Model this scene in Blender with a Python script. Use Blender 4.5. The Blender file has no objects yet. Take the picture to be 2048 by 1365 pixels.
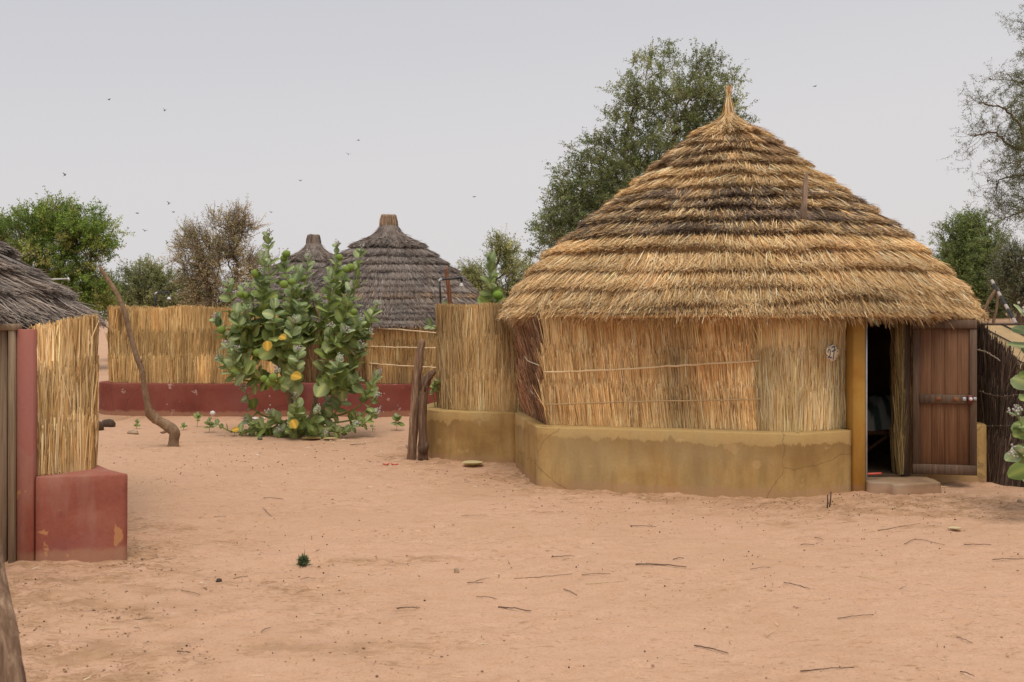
import bpy, math, random
import numpy as np
from mathutils import Vector

random.seed(7)
rng = np.random.default_rng(11)
SC = bpy.context.scene
COL = SC.collection

# ------------------------------------------------------------------ camera
EYE, FPX, HY = 1.65, 2000.0, 635.0          # eye height, focal length in photo pixels, horizon row
cam = bpy.data.cameras.new('camera')
cam.sensor_width = 36.0
cam.lens = 36.0 * FPX / 2048.0
cam.shift_y = (HY - 682.5) / 2048.0
cam.clip_end = 6000.0
cam.dof.use_dof = True
cam.dof.focus_distance = 10.5
cam.dof.aperture_fstop = 6.5
cob = bpy.data.objects.new('camera', cam)
cob.location = (0, 0, EYE)
cob.rotation_euler = (math.radians(90), 0, 0)
COL.objects.link(cob)
SC.camera = cob

# ------------------------------------------------------------------ world, sun, exposure
SUN_EL, SUN_AZ = math.radians(66), math.radians(172)     # azimuth clockwise from +Y: behind the camera
w = bpy.data.worlds.new('World')
SC.world = w
w.use_nodes = True
nt = w.node_tree
nt.nodes.clear()
out = nt.nodes.new('ShaderNodeOutputWorld')
bgn = nt.nodes.new('ShaderNodeBackground')
sky = nt.nodes.new('ShaderNodeTexSky')
sky.sky_type = 'NISHITA'
sky.sun_disc = False
sky.sun_elevation = SUN_EL
sky.sun_rotation = SUN_AZ
sky.dust_density = 6.0
sky.air_density = 1.0
bgn.inputs['Strength'].default_value = 0.1
hs = nt.nodes.new('ShaderNodeHueSaturation')
hs.inputs['Saturation'].default_value = 0.25
nt.links.new(sky.outputs[0], hs.inputs['Color'])
tc = nt.nodes.new('ShaderNodeTexCoord')
sp = nt.nodes.new('ShaderNodeSeparateXYZ')
nt.links.new(tc.outputs['Generated'], sp.inputs[0])
# overcast veil: pale and warm low down, greyer blue overhead and towards the west (-X)
ax = nt.nodes.new('ShaderNodeMath'); ax.operation = 'MULTIPLY_ADD'
ax.inputs[1].default_value = -0.10
nt.links.new(sp.outputs[0], ax.inputs[0]); nt.links.new(sp.outputs[2], ax.inputs[2])
rp = nt.nodes.new('ShaderNodeValToRGB')
el = rp.color_ramp.elements
el[0].position = 0.0; el[0].color = (7.95, 7.6, 7.6, 1)
el[1].position = 1.0; el[1].color = (9.6, 9.5, 9.6, 1)
e = el.new(0.16); e.color = (7.55, 7.35, 7.45, 1)
e = el.new(0.38); e.color = (6.1, 6.2, 6.7, 1)
nt.links.new(ax.outputs[0], rp.inputs[0])
mx = nt.nodes.new('ShaderNodeMix'); mx.data_type = 'RGBA'
mx.inputs[0].default_value = 0.88
nt.links.new(hs.outputs[0], mx.inputs[6]); nt.links.new(rp.outputs[0], mx.inputs[7])
nt.links.new(mx.outputs[2], bgn.inputs['Color'])
nt.links.new(bgn.outputs[0], out.inputs['Surface'])

sl = bpy.data.lights.new('sun', 'SUN')
sl.energy = 1.85
sl.angle = math.radians(34)
sl.color = (1.0, 0.90, 0.76)
so = bpy.data.objects.new('sun', sl)
d = Vector((math.sin(SUN_AZ) * math.cos(SUN_EL), math.cos(SUN_AZ) * math.cos(SUN_EL), math.sin(SUN_EL)))
so.rotation_euler = d.to_track_quat('Z', 'Y').to_euler()
so.location = (0, -10, 30)
COL.objects.link(so)
vs = SC.view_settings
vs.view_transform = 'Standard'
vs.look = 'None'
vs.exposure = 0.0
vs.gamma = 1.0

# ------------------------------------------------------------------ helpers
def hash2(ix, iy, seed):
    h = (ix.astype(np.int64) * 374761393 + iy.astype(np.int64) * 668265263 + seed * 974634777) & 0xffffffff
    h = ((h ^ (h >> 13)) * 1274126177) & 0xffffffff
    return ((h ^ (h >> 16)) & 0xffff) / 65535.0

def vn(x, y, seed=0):
    x = np.asarray(x, float); y = np.asarray(y, float)
    x, y = np.broadcast_arrays(x, y)
    ix = np.floor(x); iy = np.floor(y); fx = x - ix; fy = y - iy
    fx = fx * fx * (3 - 2 * fx); fy = fy * fy * (3 - 2 * fy)
    a = hash2(ix, iy, seed); b = hash2(ix + 1, iy, seed); c = hash2(ix, iy + 1, seed); e_ = hash2(ix + 1, iy + 1, seed)
    return ((a * (1 - fx) + b * fx) * (1 - fy) + (c * (1 - fx) + e_ * fx) * fy) * 2 - 1

def fbm(x, y, seed=0, o=3):
    return sum(vn(x * 2 ** k, y * 2 ** k, seed + k) * 0.5 ** k for k in range(o))

def smooth(t):
    t = np.clip(t, 0, 1)
    return t * t * (3 - 2 * t)

def P(px, py, Y):
    return np.array([(px - 1024) / FPX * Y, Y, EYE - (py - HY) / FPX * Y])

def G(px, py):
    Y = EYE * FPX / (py - HY)
    return np.array([(px - 1024) / FPX * Y, Y, 0.0])

def nrm(v):
    v = np.asarray(v, float)
    return v / np.maximum(np.linalg.norm(v, axis=-1, keepdims=True), 1e-9)

class MB:
    def __init__(s):
        s.v = []; s.f = []; s.c = []; s.n = 0
    def add(s, V, F, col=(1, 1, 1)):
        V = np.asarray(V, float).reshape(-1, 3)
        F = np.asarray(F, int)
        s.v.append(V); s.f.append(F + s.n)
        c = np.asarray(col, float)
        s.c.append(np.broadcast_to(c, V.shape).copy() if c.ndim == 1 else c.reshape(-1, 3))
        s.n += len(V)

ORG = {}
def tag(o, label=None, cat=None, group=None, kind=None):
    if label: o['label'] = label
    if cat: o['category'] = cat
    if group: o['group'] = group
    if kind: o['kind'] = kind
    return o

def thing(name, label, cat, loc, group=None):
    o = bpy.data.objects.new(name, None)
    o.empty_display_size = 0.1
    o.location = tuple(float(q) for q in loc)
    COL.objects.link(o)
    ORG[o.name] = np.array(loc, float)
    return tag(o, label, cat, group)

def build(mb, name, mat, parent=None, smoothsh=False, loc=None):
    org = ORG[parent.name] if parent is not None else (np.zeros(3) if loc is None else np.array(loc, float))
    V = np.concatenate(mb.v) - org
    me = bpy.data.meshes.new(name)
    me.vertices.add(len(V))
    me.vertices.foreach_set('co', V.astype(np.float32).ravel())
    tot = [np.full(len(f), f.shape[1], np.int32) for f in mb.f]
    idx = np.concatenate([f.ravel() for f in mb.f]).astype(np.int32)
    tot = np.concatenate(tot)
    me.loops.add(len(idx))
    me.loops.foreach_set('vertex_index', idx)
    me.polygons.add(len(tot))
    st = np.concatenate([[0], np.cumsum(tot)[:-1]]).astype(np.int32)
    me.polygons.foreach_set('loop_start', st)
    if smoothsh:
        me.polygons.foreach_set('use_smooth', np.ones(len(tot), bool))
    a = me.attributes.new('tint', 'FLOAT_COLOR', 'POINT')
    c = np.concatenate(mb.c)
    a.data.foreach_set('color', np.concatenate([c, np.ones((len(c), 1))], 1).astype(np.float32).ravel())
    me.update(calc_edges=True)
    me.validate()
    me.materials.append(mat)
    o = bpy.data.objects.new(name, me)
    COL.objects.link(o)
    if parent is not None:
        o.parent = parent
    elif loc is not None:
        o.location = tuple(float(q) for q in loc)
    ORG[o.name] = org
    return o

def grid_faces(nr, nc, wrap=False):
    i, j = np.meshgrid(np.arange(nr - 1), np.arange(nc if wrap else nc - 1), indexing='ij')
    j2 = (j + 1) % nc
    return np.stack([i * nc + j, i * nc + j2, (i + 1) * nc + j2, (i + 1) * nc + j], -1).reshape(-1, 4)

def box(mb, c, sz, rz=0.0, col=(1, 1, 1), bev=0.004):
    """box with chamfered edges"""
    hx, hy, hz = [q / 2 for q in sz]
    b = min(bev, hx * .5, hy * .5, hz * .5)
    V = []; F = []
    ring = lambda x, y: [(-x, -y + b), (-x + b, -y), (x - b, -y), (x, -y + b), (x, y - b), (x - b, y), (-x + b, y), (-x, y - b)]
    rows = [(ring(hx - b, hy - b), -hz), (ring(hx, hy), -hz + b), (ring(hx, hy), hz - b), (ring(hx - b, hy - b), hz)]
    for rg, z in rows:
        V += [(x, y, z) for x, y in rg]
    V = np.array(V)
    ca, sa = math.cos(rz), math.sin(rz)
    V = np.stack([V[:, 0] * ca - V[:, 1] * sa, V[:, 0] * sa + V[:, 1] * ca, V[:, 2]], 1) + np.asarray(c, float)
    k = mb.n
    mb.add(V, grid_faces(4, 8, True), col)
    mb.f.append(np.array([[0, 7, 6, 5, 4, 3, 2, 1]]) + k)
    mb.f.append(np.array([[24, 25, 26, 27, 28, 29, 30, 31]]) + k)

def tube(mb, pts, rad, seg=8, col=(1, 1, 1), rough=0.0, seed=0, cap=True, groove=0.0):
    pts = np.asarray(pts, float)
    n = len(pts)
    rad = np.broadcast_to(np.asarray(rad, float), (n,))
    t = np.gradient(pts, axis=0)
    t = nrm(t)
    ref = np.array([0, 0, 1.0]) if abs(t[:, 2]).mean() < 0.8 else np.array([1.0, 0.2, 0])
    u = nrm(np.cross(t, ref)); v = np.cross(t, u)
    a = np.linspace(0, 2 * math.pi, seg, endpoint=False)
    R = rad[:, None] * np.ones(seg)
    if rough:
        ii, jj = np.meshgrid(np.arange(n), np.arange(seg), indexing='ij')
        R = R * (1 + rough * vn(jj * 0.9 + seed * 7.3, ii * 0.55, seed) + rough * .5 * vn(jj * 1.7, ii * 1.3 + seed, seed + 3))
    if groove:
        ii, jj = np.meshgrid(np.arange(n), np.arange(seg), indexing='ij')
        R = R * (1 - groove * np.abs(vn(jj * 1.37 + seed, ii * .10 + seed, seed + 11)) - .4 * groove * np.abs(vn(jj * .61 + seed, ii * .3, seed + 12)))
    V = pts[:, None] + R[..., None] * (np.cos(a)[None, :, None] * u[:, None] + np.sin(a)[None, :, None] * v[:, None])
    k = mb.n
    c = np.asarray(col, float)
    if c.ndim == 2:
        c = np.repeat(c, seg, 0)
    mb.add(V, grid_faces(n, seg, True), c)
    if cap:
        mb.f.append(np.arange(seg)[None, ::-1] + k)
        mb.f.append(np.arange(seg)[None] + k + (n - 1) * seg)

def resample(pts, step):
    pts = np.asarray(pts, float)
    outp = [pts[0]]
    for a, b in zip(pts[:-1], pts[1:]):
        m = max(1, int(round(np.linalg.norm(b - a) / step)))
        for i in range(1, m + 1):
            outp.append(a + (b - a) * i / m)
    return np.array(outp)

def catmull(pts, m=8):
    p = np.asarray(pts, float)
    p = np.vstack([2 * p[0] - p[1], p, 2 * p[-1] - p[-2]])
    o = []
    for i in range(1, len(p) - 2):
        for t in np.linspace(0, 1, m, endpoint=False):
            o.append(0.5 * ((2 * p[i]) + (-p[i - 1] + p[i + 1]) * t + (2 * p[i - 1] - 5 * p[i] + 4 * p[i + 1] - p[i + 2]) * t * t + (-p[i - 1] + 3 * p[i] - 3 * p[i + 1] + p[i + 2]) * t ** 3))
    o.append(p[-2])
    return np.array(o)

def path_normals(p):
    """outward (right-hand side of travel) mitred 2D normals"""
    e_ = nrm(np.diff(p, axis=0))
    n = np.stack([e_[:, 1], -e_[:, 0]], 1)
    m = np.vstack([n[:1], n[:-1] + n[1:], n[-1:]])
    m = nrm(m)
    ref = np.vstack([n[:1], n])
    return m / np.maximum((m * ref).sum(1, keepdims=True), 0.4)

def wall_strip(mb, path, thick, z0, z1, step=0.06, bev=0.007, seed=0, amp=0.004):
    """plastered low wall along a path; outer face to the right of travel"""
    p = resample(path, step)
    n = path_normals(p)
    s = np.concatenate([[0], np.cumsum(np.linalg.norm(np.diff(p, axis=0), axis=1))])
    zz = list(np.linspace(z0, z1 - bev, 8))
    prof = [(0, z) for z in zz] + [(-bev * .3, z1 - bev * .3), (-bev, z1), (-thick * .5, z1 + .004), (-thick + bev, z1), (-thick, z1 - bev), (-thick, z0)]
    V = []
    for k, (o, z) in enumerate(prof):
        d_ = amp * fbm(s * 2.2, z * 2.5 + k * .01, seed, 3) if k < 10 else 0 * s
        top = 0.006 * fbm(s * 1.1, 0 * s, seed + 9, 3) if k >= 7 else 0 * s
        q = p + n * (o + d_)[:, None]
        V.append(np.column_stack([q, z + top]))
    V = np.array(V)
    k0 = mb.n
    mb.add(V, grid_faces(len(prof), len(p)), (1, 1, 1))
    m = len(prof); L = len(p)
    mb.f.append(np.array([[i * L for i in range(m)]]) + k0)
    mb.f.append(np.array([[i * L + L - 1 for i in range(m)][::-1]]) + k0)

def solid_block(mb, poly, z0, z1, bev=.014, seed=0, amp=.005):
    p = resample(np.vstack([poly, poly[:1]]), .05)[:-1]
    e_ = nrm(np.roll(p, -1, 0) - p); n = np.stack([e_[:, 1], -e_[:, 0]], 1); n = nrm(n + np.roll(n, 1, 0))
    s = np.arange(len(p)) * .05
    rows = []
    for z, o in [(q, 0) for q in np.linspace(z0, z1 - bev, 8)] + [(z1 - bev * .3, -bev * .3), (z1, -bev)]:
        q = p + n * (o + amp * fbm(s * 2.2, s * 0 + z * 2.5, seed, 3))[:, None]
        rows.append(np.column_stack([q, z + (.006 * fbm(s, s * 0, seed + 9, 3) if z > z1 - .03 else 0 * s)]))
    k = mb.n
    mb.add(np.array(rows), grid_faces(len(rows), len(p), True))
    mb.f.append(np.arange(len(p))[None] + k + (len(rows) - 1) * len(p))

def strips(mb, a, b, width, n, col, bend=0.02, rot=0.9, tipw=0.4):
    """thin straws from a to b, lying on a surface of normal n"""
    N = len(a)
    d_ = b - a
    L = np.linalg.norm(d_, axis=1, keepdims=True)
    dn = d_ / np.maximum(L, 1e-6)
    sd = nrm(np.cross(dn, n))
    up = np.cross(sd, dn)
    an = rng.uniform(-rot, rot, (N, 1))
    w_ = sd * np.cos(an) + up * np.sin(an)
    mid = (a + b) / 2 + up * (rng.normal(0, bend, (N, 1)) * L) + sd * (rng.normal(0, bend, (N, 1)) * L)
    wd = np.asarray(width).reshape(-1, 1) * np.ones((N, 1)) / 2
    V = np.stack([a - w_ * wd, a + w_ * wd, mid - w_ * wd, mid + w_ * wd, b - w_ * wd * tipw, b + w_ * wd * tipw], 1)
    k = np.arange(N)[:, None] * 6
    F = np.concatenate([k + np.array([[0, 1, 3, 2]]), k + np.array([[2, 3, 5, 4]])])
    C = np.repeat(np.asarray(col)[:, None, :], 6, 1)
    mb.add(V.reshape(-1, 3), F, C.reshape(-1, 3))

def pick(cols, wts, N, jit=0.12):
    cols = np.array(cols); wts = np.array(wts, float); wts /= wts.sum()
    c = cols[rng.choice(len(cols), N, p=wts)]
    return np.clip(c * np.exp(rng.normal(0, jit, (N, 1))), 0.005, 0.9)

# ------------------------------------------------------------------ materials
def new_mat(name):
    m = bpy.data.materials.new(name); m.use_nodes = True
    t = m.node_tree
    return m, t, t.nodes['Principled BSDF']

def N(t, kind, **kw):
    n = t.nodes.new(kind)
    for k, v in kw.items():
        setattr(n, k, v)
    return n

def noise(t, vec, scale, detail=4, rough=0.55, dist=0.0):
    n = N(t, 'ShaderNodeTexNoise')
    n.inputs['Scale'].default_value = scale; n.inputs['Detail'].default_value = detail
    n.inputs['Roughness'].default_value = rough; n.inputs['Distortion'].default_value = dist
    if vec is not None: t.links.new(vec, n.inputs['Vector'])
    return n.outputs['Fac']

def ramp(t, fac, stops):
    r = N(t, 'ShaderNodeValToRGB')
    els = r.color_ramp.elements
    while len(els) < len(stops): els.new(0.5)
    for e_, (p, c) in zip(els, stops):
        e_.position = p
        e_.color = (c, c, c, 1) if isinstance(c, (int, float)) else (*c, 1)
    t.links.new(fac, r.inputs[0])
    return r.outputs[0]

def mixc(t, fac, a, b, mode='MIX'):
    m = N(t, 'ShaderNodeMix', data_type='RGBA', blend_type=mode)
    for sock, val in ((m.inputs[0], fac), (m.inputs[6], a), (m.inputs[7], b)):
        if isinstance(val, (int, float)): sock.default_value = val
        elif isinstance(val, tuple): sock.default_value = (*val, 1)
        else: t.links.new(val, sock)
    return m.outputs[2]

def mapping(t, scale=(1, 1, 1), src='Object'):
    c = N(t, 'ShaderNodeTexCoord')
    m = N(t, 'ShaderNodeMapping')
    m.inputs['Scale'].default_value = scale
    t.links.new(c.outputs[src], m.inputs[0])
    return m.outputs[0]

def bump(t, b, h, strength, dist=0.01):
    n = N(t, 'ShaderNodeBump')
    n.inputs['Strength'].default_value = strength; n.inputs['Distance'].default_value = dist
    t.links.new(h, n.inputs['Height'])
    t.links.new(n.outputs[0], b.inputs['Normal'])

def tint_node(t):
    a = N(t, 'ShaderNodeAttribute'); a.attribute_name = 'tint'
    return a.outputs['Color']

def straw_mat(name, patch=(0.75, 0.6, 0.45), amt=0.6, sat=.97):
    m, t, b = new_mat(name)
    c = tint_node(t)
    v = mapping(t, (1, 1, .7))
    p = ramp(t, noise(t, v, 2.6, 5, .65), [(0.42, 0.0), (0.66, 1.0)])
    pm = N(t, 'ShaderNodeMath', operation='MULTIPLY'); pm.inputs[1].default_value = amt
    t.links.new(p, pm.inputs[0])
    pc = mixc(t, 1.0, c, patch, 'MULTIPLY')
    col = mixc(t, pm.outputs[0], c, pc)
    hs_ = N(t, 'ShaderNodeHueSaturation'); hs_.inputs['Saturation'].default_value = sat; hs_.inputs['Value'].default_value = .97
    t.links.new(col, hs_.inputs['Color']); col = hs_.outputs[0]
    t.links.new(col, b.inputs['Base Color'])
    b.inputs['Roughness'].default_value = 0.7
    b.inputs['Specular IOR Level'].default_value = 0.25
    return m

def leaf_mat(name, rough=0.5, trans=0.25, spec=0.35):
    m, t, b = new_mat(name)
    c = tint_node(t)
    t.links.new(c, b.inputs['Base Color'])
    b.inputs['Roughness'].default_value = rough
    b.inputs['Specular IOR Level'].default_value = spec
    tr = N(t, 'ShaderNodeBsdfTranslucent')
    t.links.new(c, tr.inputs['Color'])
    mxs = N(t, 'ShaderNodeMixShader'); mxs.inputs[0].default_value = trans
    o = t.nodes['Material Output']
    t.links.new(b.outputs[0], mxs.inputs[1]); t.links.new(tr.outputs[0], mxs.inputs[2])
    t.links.new(mxs.outputs[0], o.inputs['Surface'])
    return m

def wood_mat(name, c1, c2, c3, grain=(14, 14, 1.2), bs=0.5, knots=0.0):
    m, t, b = new_mat(name)
    v = mapping(t, grain)
    f = noise(t, v, 3.0, 7, .65, 0.6)
    col = ramp(t, f, [(0.25, c1), (0.5, c2), (0.78, c3)])
    v2 = mapping(t, (3, 3, .5))
    f2 = noise(t, v2, 2.0, 4)
    col = mixc(t, ramp(t, f2, [(0.35, 0.0), (0.7, 0.55)]), col, c1)
    if tint_node:
        col = mixc(t, 1.0, col, tint_node(t), 'MULTIPLY')
    t.links.new(col, b.inputs['Base Color'])
    b.inputs['Roughness'].default_value = 0.75
    b.inputs['Specular IOR Level'].default_value = 0.3
    bump(t, b, f, bs, 0.008)
    return m

def plain_mat(name, col, rough=0.6, metal=0.0, var=0.15, scale=8):
    m, t, b = new_mat(name)
    f = noise(t, mapping(t), scale, 5, .6)
    dk = tuple(q * (1 - var * 2) for q in col); lt = tuple(min(1, q * (1 + var)) for q in col)
    t.links.new(ramp(t, f, [(0.3, dk), (0.7, lt)]), b.inputs['Base Color'])
    b.inputs['Roughness'].default_value = rough
    b.inputs['Metallic'].default_value = metal
    bump(t, b, f, 0.15, 0.004)
    return m

def plaster_mat(name, base, light, dark, stain, chip, seed=0.0, top=0.56, stain_amt=0.6, chip_amt=0.5, crack=True):
    """lime-washed earth plaster: cloudy wash, a fresher upper band with a torn edge, run marks, chips, hairline cracks"""
    m, t, b = new_mat(name)
    tcn = N(t, 'ShaderNodeTexCoord')
    mp = N(t, 'ShaderNodeMapping'); mp.inputs['Location'].default_value = (seed, seed * .7, 0)
    t.links.new(tcn.outputs['Object'], mp.inputs[0])
    v = mp.outputs[0]
    mp2 = N(t, 'ShaderNodeMapping'); mp2.inputs['Scale'].default_value = (1, 1, 0.22); mp2.inputs['Location'].default_value = (seed * 1.3, seed, 0)
    t.links.new(tcn.outputs['Object'], mp2.inputs[0])
    n1 = noise(t, v, 1.7, 6, .62, .4)
    n2 = noise(t, mp2.outputs[0], 7.0, 6, .6)
    n3 = noise(t, v, 38.0, 4, .6)
    col = ramp(t, n1, [(0.34, dark), (0.48, base), (0.64, light)])
    col = mixc(t, ramp(t, n2, [(0.48, 0.0), (0.66, stain_amt)]), col, stain)
    # torn lower edge of the last wash coat
    sx = N(t, 'ShaderNodeSeparateXYZ'); t.links.new(tcn.outputs['Object'], sx.inputs[0])
    e1 = noise(t, mp2.outputs[0], 2.6, 5, .7, .8)
    ma = N(t, 'ShaderNodeMath', operation='MULTIPLY_ADD'); ma.inputs[1].default_value = 0.36
    t.links.new(e1, ma.inputs[0]); t.links.new(sx.outputs[2], ma.inputs[2])
    band = ramp(t, ma.outputs[0], [(0.0, 0.0), (top - .005, 0.0), (top + .005, 1.0)])
    where = ramp(t, noise(t, v, .75, 3, .5), [(0.42, 0.05), (0.56, 1.0)])
    under = ramp(t, ma.outputs[0], [(0.0, 0.0), (max(.01, top - .22), 0.0), (top - .010, .6), (top + .010, 0.0)])
    col = mixc(t, mixc(t, 1.0, under, where, 'MULTIPLY'), col, stain)
    col = mixc(t, mixc(t, 0.72, (0, 0, 0), mixc(t, 1.0, band, where, 'MULTIPLY')), col, light)
    n5 = noise(t, v, 1.15, 3, .5, .3); n6 = noise(t, mp2.outputs[0], 1.9, 4, .55)
    col = mixc(t, ramp(t, n5, [(0.52, 0.0), (0.68, .5)]), col, tuple(q * k_ for q, k_ in zip(base, (.95, 1.18, 1.7))))
    col = mixc(t, ramp(t, n6, [(0.55, 0.0), (0.70, .5)]), col, tuple(q * k_ for q, k_ in zip(base, (1.08, .82, .55))))
    # bare chips
    v3 = noise(t, v, 5.5, 3, .5)
    ch = ramp(t, v3, [(0.665, 0.0), (0.68, chip_amt)])
    col = mixc(t, ch, col, chip)
    col = mixc(t, ramp(t, n3, [(0.3, 0.0), (0.8, 0.22)]), col, stain)
    mz = N(t, 'ShaderNodeMath', operation='MULTIPLY_ADD'); mz.inputs[1].default_value = -.12
    t.links.new(noise(t, v, 6.0, 4, .7), mz.inputs[0]); t.links.new(sx.outputs[2], mz.inputs[2])
    col = mixc(t, ramp(t, mz.outputs[0], [(0.0, .5), (.035, 0.0)]), col, (.42, .25, .15))
    if crack:
        vo = N(t, 'ShaderNodeTexVoronoi', feature='DISTANCE_TO_EDGE'); vo.inputs['Scale'].default_value = 0.55
        wv = N(t, 'ShaderNodeVectorMath', operation='ADD')
        nn = N(t, 'ShaderNodeTexNoise'); nn.inputs['Scale'].default_value = 5.0; nn.inputs['Detail'].default_value = 5
        sc = N(t, 'ShaderNodeVectorMath', operation='SCALE'); sc.inputs['Scale'].default_value = 0.16
        t.links.new(v, nn.inputs['Vector']); t.links.new(nn.outputs['Color'], sc.inputs[0])
        t.links.new(v, wv.inputs[0]); t.links.new(sc.outputs[0], wv.inputs[1]); t.links.new(wv.outputs[0], vo.inputs['Vector'])
        cr = ramp(t, vo.outputs['Distance'], [(0.0, 0.5), (0.0025, 0.0)])
        col = mixc(t, cr, col, tuple(q * .3 for q in dark))
    t.links.new(col, b.inputs['Base Color'])
    b.inputs['Roughness'].default_value = 0.85
    b.inputs['Specular IOR Level'].default_value = 0.2
    hb = mixc(t, 0.5, n1, n3)
    bump(t, b, hb, 0.35, 0.012)
    return m

M = {}
M['straw'] = straw_mat('straw', (0.86, 0.72, 0.58), 0.5)
M['thatch'] = straw_mat('thatch', (0.88, 0.79, 0.68), 0.5)
M['grey_thatch'] = straw_mat('grey_thatch', (1.25, 1.05, 0.85), 0.5, .82)
M['leaf'] = leaf_mat('leaf', .65, .25, .2)
M['tree_leaf'] = leaf_mat('tree_leaf', 0.6, 0.42, 0.2)
M['bark'] = wood_mat('bark', (.07, .045, .028), (.16, .105, .065), (.26, .19, .125), (9, 9, 2), 0.8)
M['pale_bark'] = wood_mat('stem_bark', (.14, .09, .05), (.30, .20, .12), (.45, .33, .20), (9, 9, 3), 0.8)
M['old_wood'] = wood_mat('old_wood', (.045, .028, .019), (.19, .13, .09), (.40, .31, .235), (16, 16, 1.0), 0.9)
M['dark_wood'] = wood_mat('dark_wood', (.035, .02, .013), (.085, .052, .034), (.15, .10, .07), (16, 16, 1.0), 0.9)
M['door_panel'] = wood_mat('door_panel', (.085, .04, .019), (.185, .088, .042), (.275, .148, .08), (26, 26, 0.7), 0.3)
M['door_rail'] = wood_mat('door_rail', (.05, .03, .018), (.13, .08, .052), (.20, .135, .095), (22, 22, 0.9), 0.5)
M['jamb_wood'] = wood_mat('jamb_wood', (.11, .075, .045), (.28, .20, .13), (.40, .31, .21), (22, 22, 0.7), 0.7)
M['ochre'] = plaster_mat('ochre', (.42, .27, .10), (.50, .34, .14), (.32, .195, .07), (.25, .145, .055), (.56, .39, .19), 3.1, .66, .6, .4)
M['ochre_post'] = plaster_mat('ochre_post', (.43, .235, .05), (.46, .27, .065), (.34, .165, .035), (.32, .17, .04), (.5, .36, .2), 5.3, 9.0, .5, 0, False)
M['red'] = plaster_mat('red', (.30, .090, .060), (.36, .135, .098), (.235, .064, .046), (.36, .19, .145), (.50, .25, .10), 1.7, .95, .55, .8, False)
M['rear_red'] = plaster_mat('rear_red', (.20, .060, .043), (.245, .083, .06), (.155, .043, .033), (.23, .055, .042), (.7, .55, .5), 8.2, .95, .5, .35, True)
M['concrete'] = plaster_mat('concrete', (.36, .25, .155), (.44, .32, .21), (.24, .15, .09), (.28, .18, .11), (.5, .4, .28), 2.2, 9.0, .5, .2, True)
M['pipe'] = plain_mat('pipe', (.018, .019, .022), .4)
M['metal'] = plain_mat('metal', (.45, .46, .48), .4, .6)
M['white'] = plain_mat('white', (.75, .74, .72), .5)
M['bird'] = plain_mat('bird', (.05, .045, .04), .8)
M['red_plastic'] = plain_mat('red_plastic', (.62, .09, .06), .45)
M['blue_tin'] = plain_mat('blue_tin', (.07, .10, .20), .4, .3, .3, 30)
M['stone'] = plain_mat('stone', (.42, .30, .20), .9, 0, .25, 14)
M['dropping'] = plain_mat('dropping', (.06, .04, .03), .9)
M['rust'] = plain_mat('rust', (.09, .045, .03), .9)
M['tinted'] = straw_mat('tinted', (.8, .7, .6), .3)

# ------------------------------------------------------------------ ground
PL_MAIN = np.array([(3.87, 9.88), (4.67, 9.84), (5.08, 11.2), (4.9, 13.4), (2.7, 14.6), (.6, 13.7), (-.05, 12.4), (.05, 10.95), (.25, 9.66), (2.63, 9.08), (3.21, 9.44)])[::-1]
PL_YARD = catmull([(-.35, 13.3), (-.9, 12.75), (-1.08, 12.15), (-1.0, 11.72), (-.72, 11.42), (-.35, 11.26), (.04, 11.18)], 6)
PL_LEFT = np.array([(-3.30, 6.68), (-2.63, 6.84), (-3.02, 7.3), (-3.6, 7.75)])
PL_REAR = catmull([(-6.5, 18.6), (-7.08, 17.6), (-7.06, 17.1), (-6.65, 16.82), (-5.6, 16.72), (-4.6, 16.72), (-3.72, 16.74)], 6)

def seg_dist(x, y, path):
    dmin = np.full(x.shape, 99.0)
    for a, b in zip(path[:-1], path[1:]):
        ab = b - a
        t_ = np.clip(((x - a[0]) * ab[0] + (y - a[1]) * ab[1]) / (ab @ ab), 0, 1)
        dmin = np.minimum(dmin, np.hypot(x - a[0] - t_ * ab[0], y - a[1] - t_ * ab[1]))
    return dmin

def gz(x, y):
    x = np.asarray(x, float); y = np.asarray(y, float)
    z = 0.020 * fbm(x * .5, y * .5, 3, 2) + 0.009 * fbm(x * 2.1, y * 2.6, 8, 3)
    near = smooth((24 - np.hypot(x, y)) / 8)
    z = z * near
    r = smooth((y - 24) / 32) * smooth((x / np.maximum(y, 1) - .38) / .06)
    z = z + 2.35 * r + 0.15 * fbm(x * .08, y * .08, 5, 3) * (1 - near)
    return z

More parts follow.
